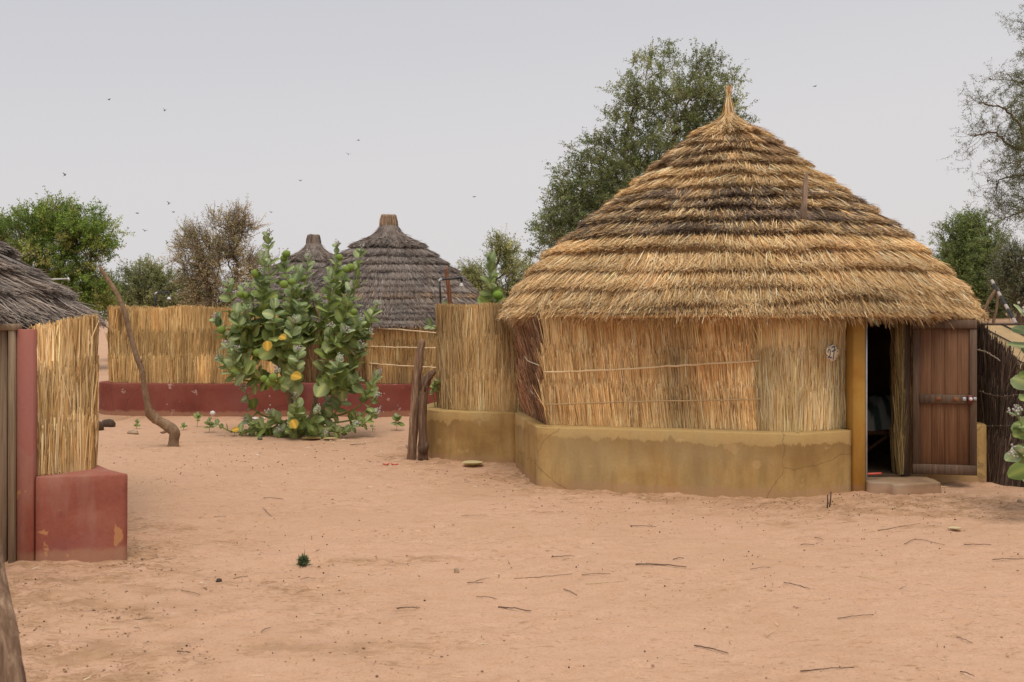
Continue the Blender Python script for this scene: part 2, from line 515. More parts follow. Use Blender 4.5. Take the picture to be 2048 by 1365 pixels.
def make_ground():
    def axis(lo, hi, fine, far_lo, far_hi):
        mid = list(np.arange(lo, hi, fine))
        a, s_ = [lo], fine
        while a[-1] > far_lo: s_ *= 1.22; a.append(a[-1] - s_)
        b, s_ = [hi], fine
        while b[-1] < far_hi: s_ *= 1.22; b.append(b[-1] + s_)
        return np.array(sorted(a[1:]) + mid + b)
    xs = axis(-6.5, 6.8, .033, -3500, 3500)
    ys = axis(3.4, 13.5, .028, -300, 4500)
    X, Yg = np.meshgrid(xs, ys)
    Z = gz(X, Yg)
    core = (X > -6.6) & (X < 6.9) & (Yg > 3.3) & (Yg < 18)
    # scuffs and footprints
    H = np.zeros_like(Z)
    r2 = np.random.default_rng(5)
    for _ in range(1500):
        fx, fy = r2.uniform(-5, 6), r2.uniform(3.5, 13)
        rx, ry, an = r2.uniform(.05, .14), r2.uniform(.025, .06), r2.uniform(-.7, .7)
        dep = r2.uniform(.003, .011)
        i0, i1 = np.searchsorted(ys, [fy - .4, fy + .4]); j0, j1 = np.searchsorted(xs, [fx - .4, fx + .4])
        dx = X[i0:i1, j0:j1] - fx; dy = Yg[i0:i1, j0:j1] - fy
        u = (dx * math.cos(an) + dy * math.sin(an)) / rx; v = (-dx * math.sin(an) + dy * math.cos(an)) / ry
        q = u * u + v * v
        H[i0:i1, j0:j1] += dep * (-np.exp(-q) + .6 * np.exp(-(np.sqrt(q) - 1.6) ** 2 * 4))
    Z = Z + H
    Z = Z + np.where(core, .006 * fbm(X * 7, Yg * 9, 21, 3), 0)
    # loose soil swept up against the walls
    soil = np.zeros_like(Z); crumb = .65 + .7 * fbm(X * 9, Yg * 12, 99, 3)
    for path, wd in ((PL_MAIN, .45), (PL_YARD, .5), (PL_LEFT, .7), (PL_REAR, .4)):
        dd = seg_dist(X, Yg, path)
        nz = fbm(X * 2.3, Yg * 2.3, 31, 4)
        soil = np.maximum(soil, np.clip(1.15 - dd / wd + nz * .75, 0, 1) * (dd < wd * 2))
        Z = Z + np.where(dd < .4, np.exp(-(dd / .10) ** 2) * (.010 + .014 * np.clip(fbm(X * 4, Yg * 4, 41, 3), -.6, 1)), 0)
    # more brown soil in front of the door and in the near left corner
    for cx, cy, rx, ry in ((4.1, 8.8, 2.6, .75), (-2.5, 5.6, 1.2, .9), (-2.6, 4.8, 1.6, .7), (6.0, 5.2, 1.6, 1.2), (-.9, 6.75, .42, .13)):
        q = np.hypot((X - cx) / rx, (Yg - cy) / ry)
        soil = np.maximum(soil, np.clip(1.2 - q + fbm(X * 1.8, Yg * 3.2, 51, 4) * .7, 0, 1))
    q = np.hypot((X + 1.43) / .16, (Yg - 6.85) / .10)
    Z += .03 * np.exp(-q * q)
    Z += np.where(core, soil * .010 * fbm(X * 16, Yg * 18, 61, 2), 0)
    mb = MB()
    V = np.stack([X, Yg, Z], -1).reshape(-1, 3)
    C = np.zeros_like(V); C[:, 0] = np.clip(soil * crumb, 0, 1).ravel()
    mb.add(V, grid_faces(len(ys), len(xs)), C)
    m, t, b = new_mat('sand')
    v = mapping(t)
    s_attr = N(t, 'ShaderNodeSeparateColor'); t.links.new(tint_node(t), s_attr.inputs[0])
    n1 = noise(t, v, .55, 6, .6, .3)
    n2 = noise(t, v, 6.0, 6, .65)
    n3 = noise(t, v, 70.0, 3, .7)
    col = ramp(t, n1, [(0.3, (.50, .315, .205)), (0.52, (.55, .35, .235)), (0.75, (.565, .354, .245))])
    col = mixc(t, ramp(t, n2, [(0.45, 0.0), (0.75, .5)]), col, (.50, .285, .165))
    mps = mapping(t, (.6, 2.2, 1))
    col = mixc(t, ramp(t, noise(t, mps, 3.2, 5, .7, .6), [(0.56, 0.0), (0.72, .45)]), col, (.44, .245, .13))
    col = mixc(t, ramp(t, n3, [(0.52, 0.0), (0.72, .55)]), col, (.33, .185, .10))
    n4 = noise(t, mapping(t, (1, 1.6, 1)), 22.0, 5, .75, .5)
    col = mixc(t, ramp(t, n4, [(0.55, 0.0), (0.70, .5)]), col, (.40, .22, .12))
    col = mixc(t, ramp(t, noise(t, mapping(t, (1, 1.4, 1)), 31.0, 4, .7), [(0.60, 0.0), (0.74, .5)]), col, (.72, .45, .31))
    pm_ = ramp(t, noise(t, v, .9, 4, .6), [(0.40, 0.15), (0.62, 1.0)])
    for sc_, lo_, am_, cc_ in (((9, 24, 1), .63, .8, (.30, .165, .085)), ((22, 46, 1), .64, .75, (.27, .15, .08)), ((14, 30, 1), .66, .6, (.74, .49, .34))):
        ad_ = N(t, 'ShaderNodeMath', operation='MULTIPLY_ADD'); ad_.inputs[1].default_value = .16
        t.links.new(s_attr.outputs[0], ad_.inputs[0]); t.links.new(noise(t, mapping(t, sc_), 1.0, 5, .75, .4), ad_.inputs[2])
        k_ = ramp(t, ad_.outputs[0], [(lo_ - .055, 0.0), (lo_, am_)])
        col = mixc(t, mixc(t, 1.0, k_, pm_, 'MULTIPLY'), col, cc_)
    sm = N(t, 'ShaderNodeMath', operation='MULTIPLY'); sm.inputs[1].default_value = .46
    t.links.new(s_attr.outputs[0], sm.inputs[0])
    scol = ramp(t, n2, [(0.3, (.24, .135, .065)), (0.7, (.37, .225, .115))])
    col = mixc(t, sm.outputs[0], col, scol)
    t.links.new(col, b.inputs['Base Color'])
    b.inputs['Roughness'].default_value = 0.95
    b.inputs['Specular IOR Level'].default_value = 0.1
    bump(t, b, mixc(t, .5, n4, n3), .7, .012)
    o = build(mb, 'ground', m, None, True)
    tag(o, None, None, None, 'structure')

make_ground()

def on(x, y, dz=0.0):
    return np.array([x, y, float(gz(x, y)) + dz])

def Gz(px, py, dz=0.0):
    g = G(px, py)
    return on(g[0], g[1], dz)

# ------------------------------------------------------------------ straw walls and thatch
GOLD = ([(.66, .44, .18), (.74, .53, .24), (.52, .32, .115), (.80, .63, .34), (.38, .21, .08)], [4, 4, 3, 1.6, 1.2])
BROWN = ([(.72, .475, .20), (.80, .575, .275), (.56, .335, .125), (.86, .68, .40), (.32, .175, .065)], [4, 3.4, 3.2, 1.8, 1.5])
PALE = ([(.82, .60, .285), (.86, .67, .36), (.68, .45, .18), (.88, .74, .47), (.42, .245, .085)], [4, 4, 2.4, 1.6, 1.0])
RUSSET = ([(.42, .235, .13), (.50, .30, .17), (.33, .175, .095), (.56, .38, .24)], [4, 3, 3, 1])
DARK = ([(.11, .077, .058), (.16, .115, .09), (.065, .045, .034), (.25, .19, .15)], [4, 3, 3, 1])

def straw_panel(name, parent, path, z0, z1, cols, thick=.07, dens=900, rows=3, width=.008, lean=0.0, mat='straw', flop=0.02, ragged=.03, seed=0, top_out=0.0, both=True, rowtint=(1, .86, 1.05)):
    """a panel of bundled stalks tied in rows; path runs so that its outer face is on the right"""
    p = resample(np.asarray(path, float), .05)
    n = path_normals(p)
    nu = nrm(n)
    s = np.concatenate([[0], np.cumsum(np.linalg.norm(np.diff(p, axis=0), axis=1))])
    L = s[-1]
    zt = (lambda q: np.full_like(np.asarray(q, float), z1)) if not callable(z1) else z1
    mb = MB()
    # core mat
    hs_ = np.linspace(0, 1, 7)
    V = []
    base_c = np.array(cols[0]).mean(0) * .72  # core darker than the stalks: shade in the gaps put into the colour
    zz = zt(s) - .03
    for side in (0, 1):
        for h in (hs_ if side == 0 else hs_[::-1]):
            q = p + n * ((-.012 if side == 0 else -thick) + .008 * vn(s * 9, 0 * s + h * 5, seed) + top_out * h)[:, None]
            V.append(np.column_stack([q, z0 + (zz - z0) * h]))
    V = np.array(V)
    mb.add(V, grid_faces(len(V), len(p)), base_c)
    Lp = len(p); k = len(V)
    mb.f.append(np.array([[i * Lp for i in range(k)]])); mb.f.append(np.array([[i * Lp + Lp - 1 for i in range(k)][::-1]]))
    # stalks
    for r in range(rows):
        for face in ((0, 1) if both else (0,)):
            M_ = int(dens * L * (1.0 if face == 0 else .35))
            ss = rng.uniform(0, L, M_)
            px_ = np.interp(ss, s, p[:, 0]); py_ = np.interp(ss, s, p[:, 1])
            nx = np.interp(ss, s, nu[:, 0]); ny = np.interp(ss, s, nu[:, 1])
            tx = -ny; ty = nx
            H = zt(ss) - z0
            lo = z0 + H * r / rows + rng.uniform(-.05, .03, M_) * (1 if r else 0) + (rng.uniform(0, .02, M_) if r == 0 else 0)
            hi = z0 + H * (r + 1) / rows + rng.normal(0.02, ragged if r == rows - 1 else .05, M_)
            short = rng.random(M_) < .35
            lo = np.where(short, lo + (hi - lo) * rng.uniform(.1, .6, M_), lo)
            ln = np.where(rng.random(M_) < .07, rng.normal(lean * 2, .15, M_), rng.normal(lean, .05, M_)) * (hi - lo)
            sg = 1 if face == 0 else -1
            off = (rng.uniform(-.004, .018, M_) if face == 0 else rng.uniform(-thick - .012, -thick + .004, M_))
            ft = (lo - z0) / H * top_out; fb = (hi - z0) / H * top_out
            fl = np.abs(rng.normal(0, flop, M_)) * sg
            a = np.column_stack([px_ + nx * (off + ft) + tx * 0, py_ + ny * (off + ft), lo])
            b = np.column_stack([px_ + nx * (off + fb + fl) + tx * ln, py_ + ny * (off + fb + fl) + ty * ln, hi])
            up = rng.random(M_) < .5
            a2 = np.where(up[:, None], a, b); b2 = np.where(up[:, None], b, a)
            c = pick(cols[0], cols[1], M_, .15) * rowtint[r % len(rowtint)]
            nz = 1 + .32 * fbm(ss * 3.1 + seed * 5, lo * 1.5, seed + 13, 3)
            c = c * nz[:, None]
            strips(mb, a2, b2, rng.uniform(.6, 1.35, M_) * width, np.column_stack([nx * sg, ny * sg, 0 * nx]), c, .012)
    # ends
    for e_i in (0, -1):
        M_ = int(dens * thick * 4)
        t_ = rng.uniform(-thick, 0, M_)
        tv = nrm(p[1] - p[0]) * -1 if e_i == 0 else nrm(p[-1] - p[-2])
        lo = z0 + (zt(s)[e_i] - z0) * rng.uniform(0, .7, M_); hi = np.minimum(lo + rng.uniform(.2, .6, M_), zt(s)[e_i] + .02)
        a = np.column_stack([p[e_i, 0] + n[e_i, 0] * t_ + tv[0] * .004, p[e_i, 1] + n[e_i, 1] * t_ + tv[1] * .004, lo])
        fl = np.abs(rng.normal(0, .018, M_))
        b = a + np.column_stack([tv[0] * fl, tv[1] * fl, hi - lo])
        up = rng.random(M_) < .5
        strips(mb, np.where(up[:, None], a, b), np.where(up[:, None], b, a), width, np.tile([tv[0], tv[1], 0], (M_, 1)), pick(*cols, M_), .02)
    return build(mb, name, M[mat], parent)

def batten(parent, pts, r=.009, col=(.66, .48, .26), name='batten'):
    mb = MB()
    p = catmull(pts, 8)
    p = p + rng.normal(0, .0022, p.shape)
    tube(mb, p, r * (1 + .15 * np.sin(np.arange(len(p)) * 1.3)), 6, col)
    # ties
    for i in range(3, len(p) - 2, 5):
        tube(mb, [p[i] + (0, 0, -.012), p[i] + (.004, -.012, 0), p[i] + (0, 0, .012)], .004, 5, (.5, .32, .15))
    return build(mb, name, M['tinted'], parent, True)

def thatch(parent, O, prof, edges, eave=None, cols=None, tier_cols=None, n_straw=60000, thick=.055, width=.009, L0=.24, mat='thatch', cj=.17, wav=.03, jit=.05, flat=0.0, seed=0, face_bias=None, lift=.012, skirt=True):
    """tiered grass roof. prof: (r, z) from the apex down. edges: z of each tier's lower edge, top first"""
    pr = np.array(prof, float)
    ds = np.concatenate([[0], np.cumsum(np.hypot(np.diff(pr[:, 0]), np.diff(pr[:, 1])))])
    S = ds[-1]
    rs = lambda s: np.interp(s, ds, pr[:, 0]) + np.maximum(s - S, 0) * .55
    zs = lambda s: np.interp(s, ds, pr[:, 1]) - np.maximum(s - S, 0) * .83
    s_of_z = lambda z: np.interp(-np.asarray(z), -pr[:, 1], ds)
    rmax = pr[-1, 0]
    def plan(th, s):
        if eave is None: return np.ones_like(th)
        a = np.array([q[0] for q in eave]); r_ = np.array([q[1] for q in eave])
        o = np.argsort(a); a = a[o]; r_ = r_[o]
        a = np.concatenate([a - 2 * math.pi, a, a + 2 * math.pi]); r_ = np.tile(r_, 3)
        e_ = np.interp(th, a, r_) / rmax
        e_ = (e_ + np.interp(th + .12, a, r_) / rmax + np.interp(th - .12, a, r_) / rmax) / 3
        return 1 + (e_ - 1) * smooth(s / S * 1.15)
    def surf(th, s, h):
        s = np.asarray(s, float)
        r = rs(s); z = zs(s)
        e1 = .02
        dr = rs(s + e1) - rs(s - e1); dz = zs(s + e1) - zs(s - e1)
        q = np.hypot(dr, dz) + 1e-9
        nr, nz = -dz / q, dr / q
        R = r * plan(th, s) + nr * h
        return np.stack([O[0] + R * np.cos(th), O[1] + R * np.sin(th), z + nz * h], -1), np.stack([nr * np.cos(th), nr * np.sin(th), nz], -1)
    se = [float(s_of_z(z)) for z in edges]
    se[-1] = S
    su = [0.0] + se[:-1]
    def edge(i, th):
        k = 1 + i
        w_ = wav * (.22 * vn(np.cos(th) * 17 + k, np.sin(th) * 17, seed + 80 + i) + vn(np.cos(th) * 2.3 + k * 3.1, np.sin(th) * 2.3, seed + i) + .5 * vn(np.cos(th) * 6 + k, np.sin(th) * 6, seed + 40 + i))
        fl = 0
        if flat and i < len(edges):
            # settled tiers: the thatch has slumped lower where the roof is longest (towards the yard)
            fl = flat * (se[i] / S) * (1 - se[i] / S) * 4 * (.5 - .5 * np.sin(th))
        return se[i] + w_ * (0 if i == len(edges) - 1 else 1) + fl + (.35 * w_ if i == len(edges) - 1 else 0)
    mb = MB()
    nth = 180
    th = np.linspace(0, 2 * math.pi, nth, endpoint=False)
    rows = []; rc = []
    basec = [np.array(tier_cols[i][0] if tier_cols and tier_cols[i] is not None else cols[0]).mean(0) * .72 for i in range(len(edges))]  # shell darker than its straws, inner shade painted into the colour
    for i in range(len(edges)):
        a_ = edge(i - 1, th) if i else np.full(nth, .01)
        b_ = edge(i, th)
        for f_, h in ((0.0, 0.0), (.35, thick * .3), (.7, thick * .52), (.86, thick * .55), (.92, thick * .2)):
            s_ = a_ + (b_ - a_) * f_
            v, _ = surf(th, s_, h + .006 * vn(th * 20, s_ * 9, seed + 3))
            rows.append(v); rc.append(np.tile(basec[i], (nth, 1)))
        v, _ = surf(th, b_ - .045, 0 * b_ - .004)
        rows.append(v); rc.append(np.tile(basec[i] * .8, (nth, 1)))  # recess below each tier painted darker still, as shade
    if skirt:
        # underside of the eave, its shade painted in as a darker tone
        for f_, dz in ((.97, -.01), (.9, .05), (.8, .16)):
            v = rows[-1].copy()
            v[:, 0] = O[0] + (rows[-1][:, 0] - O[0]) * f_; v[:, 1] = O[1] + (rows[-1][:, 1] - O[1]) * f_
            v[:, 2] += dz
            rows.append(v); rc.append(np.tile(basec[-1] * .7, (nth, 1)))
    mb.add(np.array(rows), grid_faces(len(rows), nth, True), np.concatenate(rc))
    # straws
    area = np.array([max(.02, (rs(b) + rs(a)) * (b - a + .05)) for a, b in zip(su, se)])
    area /= area.sum()
    for i in range(len(edges)):
        M_ = int(n_straw * area[i])
        if face_bias:       # more straws on the side the yard sees
            tt = rng.uniform(0, 2 * math.pi, M_ * 2)
            keep = rng.random(M_ * 2) < np.where(np.cos(tt - face_bias) > -.35, .8, .2)
            tt = tt[keep]; M_ = len(tt)
        else:
            tt = rng.uniform(0, 2 * math.pi, M_)
        a_ = edge(i - 1, tt) if i else np.full(M_, .0)
        b_ = edge(i, tt)
        f_ = 1 - rng.random(M_) ** 1.5 * .9
        fringe = rng.random(M_) < .38
        f_ = np.where(fringe, rng.uniform(.9, 1.0, M_), f_)
        last = i == len(edges) - 1
        rag = np.where(f_ > .88, rng.normal(.008 if last else .002, .032 if last else .022, M_), 0)
        tip = a_ + (b_ - a_) * f_ + rag
        ln = L0 * rng.uniform(.6, 1.3, M_)
        root = np.maximum(tip - ln, .005)
        fr = np.clip((root - a_) / np.maximum(b_ - a_, .02), 0, 1)
        h1 = np.where(fringe, thick * rng.uniform(-.7 if last else .25, 1.1, M_), thick * f_ ** .8 + rng.uniform(-.006, lift, M_))
        h0 = np.where(fringe, h1 * .6 - .006, thick * fr ** .8 * .6 + rng.uniform(-.012, .004, M_))
        comb = .6 * vn(tt * 5, 0 * tt + i * 3.7, seed + 60) * jit
        dth = (rng.normal(0, jit, M_) + comb) * ln / np.maximum(rs(tip), .25)
        h1 = h1 + np.clip(f_ - .4, 0, 1) * .045 * vn(tt * 9, 0 * tt + i * 5.3, seed + 33) * (thick / .12)
        stray = rng.random(M_) < .03
        h1 = np.where(stray, h1 + rng.uniform(.01, .05, M_), h1)
        dth = np.where(stray, dth * 3, dth)
        A, _ = surf(tt - dth, root, h0)
        B, nn_ = surf(tt + dth, tip, h1)
        cc = tier_cols[i] if tier_cols and tier_cols[i] is not None else cols
        c = pick(cc[0], cc[1], M_, cj)
        if tier_cols and tier_cols[i] is not None and len(cc) > 2:
            # weathering comes and goes round the roof, strongest at the cut ends
            g = pick(cols[0], cols[1], M_, cj)
            k = fbm(tt * 3.0, 0 * tt + i * 2.1, seed + 77, 3) * .42 + cc[2] + (f_ - .84) * 2.6
            c = np.where((rng.random(M_) < np.clip(k, 0, 1))[:, None], c, g)
        c = c * (1 + .22 * fbm(tt * 4.0, tip * 3.0, seed + 90, 3))[:, None] * rng.uniform(.9, 1.08)
        strips(mb, A, B, width * rng.uniform(.6, 1.35, M_), nn_, c, .02)
    return build(mb, 'roof', M[mat], parent), surf, S

# ------------------------------------------------------------------ the big hut
hut = thing('thatched_hut', 'large round hut with golden tiered thatch, ochre base wall and open wooden door', 'hut', (2.6, 12.0, 0), 'thatched huts')
mb = MB()
wall_strip(mb, PL_MAIN[::-1], .30, -.1, .585, seed=4)
build(mb, 'plinth', M['ochre'], hut, False)
# floor and door sill
mb = MB()
fl = np.array([(3.3, 9.62), (3.87, 9.8), (4.5, 10.0), (4.85, 11.2), (4.65, 13.2), (2.7, 14.3), (.8, 13.4), (.25, 12.3), (.3, 11.0), (.5, 9.9), (2.6, 9.35), (3.2, 9.7)])
k = len(fl)
mb.add(np.vstack([np.column_stack([fl, np.full(k, .115)]), np.column_stack([fl, np.full(k, -.1)])]), grid_faces(2, k, True))
mb.f.append(np.arange(k)[None, :])
build(mb, 'floor', M['concrete'], hut)
# pilaster left of the door
mb = MB()
box(mb, (3.262, 9.585, .77), (.125, .34, 1.74), math.radians(4), bev=.012)
build(mb, 'pillar', M['ochre_post'], hut)
mb = MB()
box(mb, (3.338, 9.44, .88), (.016, .05, 1.50), math.radians(4), bev=.003)
build(mb, 'door_edge_strip', M['metal'], hut)
# straw walls, inset on the plinth
SW = np.array([(.17, 11.05), (.355, 9.88), (2.36, 9.39)])
straw_panel('straw_panel', hut, [(-.02, 12.35), (.17, 11.05), (.35, 9.90)], .58, 1.64, RUSSET, dens=1500, rows=4, width=.007, flop=.03, seed=2, top_out=.05, lean=-.06, both=False)['label'] = 'rust brown grass wall face on the shaded end'
fp = straw_panel('straw_panel', hut, [(.345, 9.885), (1.35, 9.64), (2.34, 9.40)], .58, 1.66, BROWN, dens=3300, rows=3, width=.0062, lean=-.08, flop=.014, seed=5, both=False, rowtint=(1.02, 1.0, .86))
batten(fp, [P(1087, 745, 9.815), P(1230, 740, 9.645), P(1370, 731, 9.49), P(1519, 722, 9.33)], .010, (.68, .50, .28))
batten(fp, [P(1092, 810, 9.815), P(1230, 805, 9.645), P(1370, 802, 9.49), P(1519, 799, 9.33)], .007, (.44, .30, .15))
mb = MB()
for pts in ([(1054, 712), (1062, 722), (1074, 727), (1084, 731)], [(1066, 780), (1074, 790), (1084, 800), (1092, 808)]):
    Yq = [10.45, 10.25, 10.05, 9.9]
    tube(mb, catmull([P(a_, b_, y_) - np.array([.03, .02, 0]) for (a_, b_), y_ in zip(pts, Yq)], 5), .005, 5, (.62, .55, .42))
build(mb, 'twine', M['tinted'], hut)
straw_panel('straw_panel', hut, [(2.31, 9.375), (2.62, 9.27), (3.19, 9.60)], .58, 1.66, PALE, dens=3300, rows=3, width=.0062, lean=-.01, flop=.007, seed=8, thick=.09, both=False, rowtint=(1.02, .95, 1))['label'] = 'paler grass wall panel beside the doorway'
# right of the doorway and round the back
straw_panel('straw_panel', hut, [(3.772, 9.745), (3.805, 9.752), (3.83, 9.98)], .115, 1.66, ([(.34, .24, .09), (.42, .31, .13), (.26, .16, .06), (.5, .4, .19)], [3, 3, 2, 1]), dens=3000, rows=4, width=.006, flop=.010, seed=9, thick=.028, rowtint=(1, .8, .9, .75))['label'] = 'frayed bundle of straw edging the doorway'
straw_panel('straw_panel', hut, [(3.9, 10.02), (4.5, 10.02), (4.88, 11.25), (4.7, 13.25), (2.7, 14.4), (.75, 13.55), (-.02, 12.36)], .56, 1.75, BROWN, dens=260, rows=3, width=.012, seed=10, both=False)
# door frame
mb = MB()
box(mb, (3.845, 9.80, .87), (.085, .10, 1.56), math.radians(-6))
box(mb, (3.58, 9.68, 1.645), (.56, .09, .06), math.radians(12))
build(mb, 'door_frame', M['dark_wood'], hut)
# door leaf, swung outwards
DL = np.array([3.895, 9.73]); DR = np.array([4.462, 9.61])
du = nrm(DR - DL); dn = np.array([du[1], -du[0]]); dw = float(np.linalg.norm(DR - DL)); da = math.atan2(du[1], du[0])
def door_pt(u, z, o=0.0):
    q = DL + du * (u * dw) + dn * o
    return np.array([q[0], q[1], z])
mb = MB()
Z0, Z1 = .135, 1.622
for i in range(4):
    u0 = .10 + i * .2; cx = u0 + .1
    box(mb, door_pt(cx, (Z0 + Z1) / 2, -.004), (.2 * dw - .0015, .022, Z1 - Z0 - .1), da, np.array((1, 1, 1)) * (1, .96, 1.03, .97)[i], bev=.002)
door = build(mb, 'door', M['door_panel'], hut)
for u_ in (.055, .945):
    mb = MB()
    box(mb, door_pt(u_, (Z0 + Z1) / 2, .012), (.11 * dw, .036, Z1 - Z0 - .17), da)
    build(mb, 'stile', M['door_rail'], door)
for zc, hh, ww, uu in ((Z1 - .04, .082, 1.0, .5), (Z0 + .045, .095, 1.0, .5), (.86, .085, .79, .495)):
    mb = MB()
    box(mb, door_pt(uu, zc, .017), (ww * dw, .042, hh), da)
    build(mb, 'rail', M['door_rail'], door)
mb = MB()
for u_ in (.40, .67):
    mb = MB()
    a_ = np.linspace(0, 2 * math.pi, 12, endpoint=False)
    c_ = door_pt(u_, .86, .0395)
    V = [c_ + np.array([du[0] * math.cos(q) * .024, du[1] * math.cos(q) * .024, math.sin(q) * .026]) + np.array([dn[0], dn[1], 0]) * .0 for q in a_]
    V2 = [v_ + np.array([dn[0], dn[1], 0]) * .003 for v_ in V]
    k0 = mb.n
    mb.add(np.array(V + V2), grid_faces(2, 12, True), (.9, .5, .3)); mb.f.append(np.arange(12)[None] + k0 + 12)
    build(mb, 'plug', M['jamb_wood'], door)
mb = MB()
box(mb, door_pt(.89, .865, .045), (.05, .018, .078), da, bev=.004)
lk = build(mb, 'lock', plain_mat('lock_red', (.13, .02, .018), .45), door)
mb = MB()
tube(mb, [door_pt(.89, .868, .05), door_pt(.89, .868, .062), door_pt(.89, .868, .068), door_pt(.89, .868, .074), door_pt(.89, .868, .077)], [.016, .017, .016, .011, .004], 14)
build(mb, 'knob', M['white'], door, True)
mb = MB()
box(mb, door_pt(.80, .865, .042), (.032, .010, .034), da, bev=.002)
build(mb, 'bolt', M['metal'], door); mb = MB()
box(mb, door_pt(.965, .868, .036), (.03, .008, .03), da, bev=.002)
build(mb, 'bolt', M['metal'], door)
# roof
zy = lambda y: EYE + (HY - y) / FPX * 12.0
PROF = [(.02, zy(222)), (.05, zy(236)), (.12, zy(252)), (.30, zy(275)), (.46, zy(294)), (.80, zy(340)), (1.16, zy(388)), (1.56, zy(438)), (2.02, zy(495)), (2.36, zy(545)), (2.62, zy(595)), (2.80, zy(640))]
ED = [zy(y) for y in (284, 303, 322, 345, 370, 395, 420, 440, 462, 488, 520, 553, 588, 618, 642)]
EAV = []
for x_, y_ in ((5.02, 10.75), (4.86, 10.34), (4.55, 9.9), (3.9, 9.45), (3.3, 9.18), (2.6, 9.06), (1.6, 9.30), (.9, 9.48), (.36, 9.78), (.06, 10.25), (-.07, 10.79), (-.12, 11.5), (-.1, 12.4), (.6, 13.9), (2.6, 14.8), (4.6, 14.0), (5.35, 12.6), (5.22, 11.4)):
    x_ = x_ + (.08 if x_ < 1.2 else -.06 if x_ > 4.2 else 0)
    EAV.append((math.atan2(y_ - 12.0, x_ - 2.6), math.hypot(x_ - 2.6, y_ - 12.0)))
THG = ([(.72, .465, .20), (.80, .565, .285), (.56, .33, .13), (.86, .70, .46), (.33, .18, .07)], [4, 4, 3, 2, 1.8])
THB = ([(.30, .19, .10), (.40, .27, .145), (.21, .125, .065), (.48, .34, .19)], [3, 3, 3, 1], .42)
THD = ([(.16, .112, .082), (.22, .155, .11), (.30, .215, .145), (.095, .065, .048)], [3, 3, 3, 1.2], .34)
TC = [None, THB, THB, THB, None, None, THD, THD, THD, THD, None, None, None, None, None]
roof, surf, S = thatch(hut, (2.6, 12.0), PROF, ED, EAV, THG, TC, n_straw=310000, thick=.12, width=.0063, L0=.23, wav=.06, jit=.10, flat=.22, seed=3, face_bias=-math.pi / 2 - .1)
# straw topknot
mb = MB()
M_ = 700
t_ = rng.uniform(0, 2 * math.pi, M_); r0 = rng.uniform(.02, .10, M_)
za = zy(248) + rng.uniform(-.12, .06, M_)
A = np.column_stack([2.6 + np.cos(t_) * r0, 12 + np.sin(t_) * r0, za])
zb = zy(225) + rng.uniform(0, .30, M_)
r1 = np.where(zb > zy(190), .009, .014) * rng.uniform(.2, 1, M_)
B = np.column_stack([2.6 - .005 + np.cos(t_) * r1, 12 + np.sin(t_) * r1, zb])
strips(mb, A, B, .008, np.column_stack([np.cos(t_), np.sin(t_), 0 * t_]), pick(*THG, M_), .03)
tube(mb, [(2.6, 12, zy(240)), (2.6, 12, zy(222)), (2.598, 12, zy(200)), (2.595, 12, zy(182))], [.045, .022, .011, .007], 8, (.5, .32, .13))
M_ = 60
A = np.column_stack([np.full(M_, 2.596), np.full(M_, 12.0), np.full(M_, zy(195))]) + rng.normal(0, .008, (M_, 3))
B = A + np.column_stack([rng.normal(0, .03, M_), rng.normal(0, .03, M_), rng.uniform(.08, .16, M_)])
strips(mb, A, B, .006, np.tile([0, -1., 0], (M_, 1)), pick(*THG, M_), .03)
build(mb, 'finial', M['thatch'], roof)

# grey wooden stake standing out of the thatch
mb = MB()
b0 = P(1607, 432, 9.95); b1 = P(1613, 345, 9.95)
bp = np.array([b0 + (b1 - b0) * q for q in np.linspace(-.15, 1, 9)])
tube(mb, bp, [.03, .029, .03, .028, .027, .026, .025, .022, .012], 8, (1.6, 1.6, 1.6), rough=.25, seed=4)
o = build(mb, 'wooden_stake', M['old_wood'], None, True, b0)
tag(o, 'short grey split stake standing upright in the thatch of the large hut', 'stake')

# number plate
pc = P(1658, 706, 9.33); pn = nrm(np.array([(.33), -.57 , 0])); pn = nrm(np.array([.5, -.86, 0])); pt = np.array([-pn[1], pn[0], 0.0])
pc = pc + pn * .035
plate = thing('number_plate', 'round cream plate painted with blue number 27 on the straw wall', 'house number', pc)
def pl(u, v, o):
    return pc + pt * u + np.array([0, 0, v]) + pn * o
mb = MB()
na = 28
a_ = np.linspace(0, 2 * math.pi, na, endpoint=False)
rr = .078 * (1 + .03 * np.sin(a_ * 3 + 1) + .02 * np.sin(a_ * 5))
V = [pl(math.cos(q) * r_ * 1.02, math.sin(q) * r_, .0) for q, r_ in zip(a_, rr)] + [pl(math.cos(q) * r_, math.sin(q) * r_ * .98, .008) for q, r_ in zip(a_, rr)]
mb.add(np.array(V), grid_faces(2, na, True)); mb.f.append(np.arange(na)[None] + na)
build(mb, 'disc', plain_mat('cream_paint', (.72, .60, .41), .6, 0, .08, 30), plate)
def stroke(mb, pts, wd):
    p = catmull(pts, 5); t = nrm(np.gradient(p, axis=0)); n_ = np.column_stack([-t[:, 1], t[:, 0]])
    lo = [pl(*(q - m_ * wd / 2), .0085) for q, m_ in zip(p, n_)]; hi = [pl(*(q + m_ * wd / 2), .0085) for q, m_ in zip(p, n_)]
    lo2 = [v_ + pn * .0012 for v_ in lo]; hi2 = [v_ + pn * .0012 for v_ in hi]
    mb.add(np.array([lo, lo2, hi2, hi]), grid_faces(4, len(p)))
mb = MB()
s_ = .078 / 300.0     # plate zoom pixels to metres; centre (890, 570)
q = lambda *pp: np.array([((x - 890) * s_, (570 - y) * s_) for x, y in pp])
stroke(mb, q((665, 555), (655, 500), (685, 455), (735, 445), (765, 490), (765, 600), (735, 690), (725, 715)), 46 * s_)
stroke(mb, q((650, 700), (720, 715), (790, 745), (850, 725)), 46 * s_)
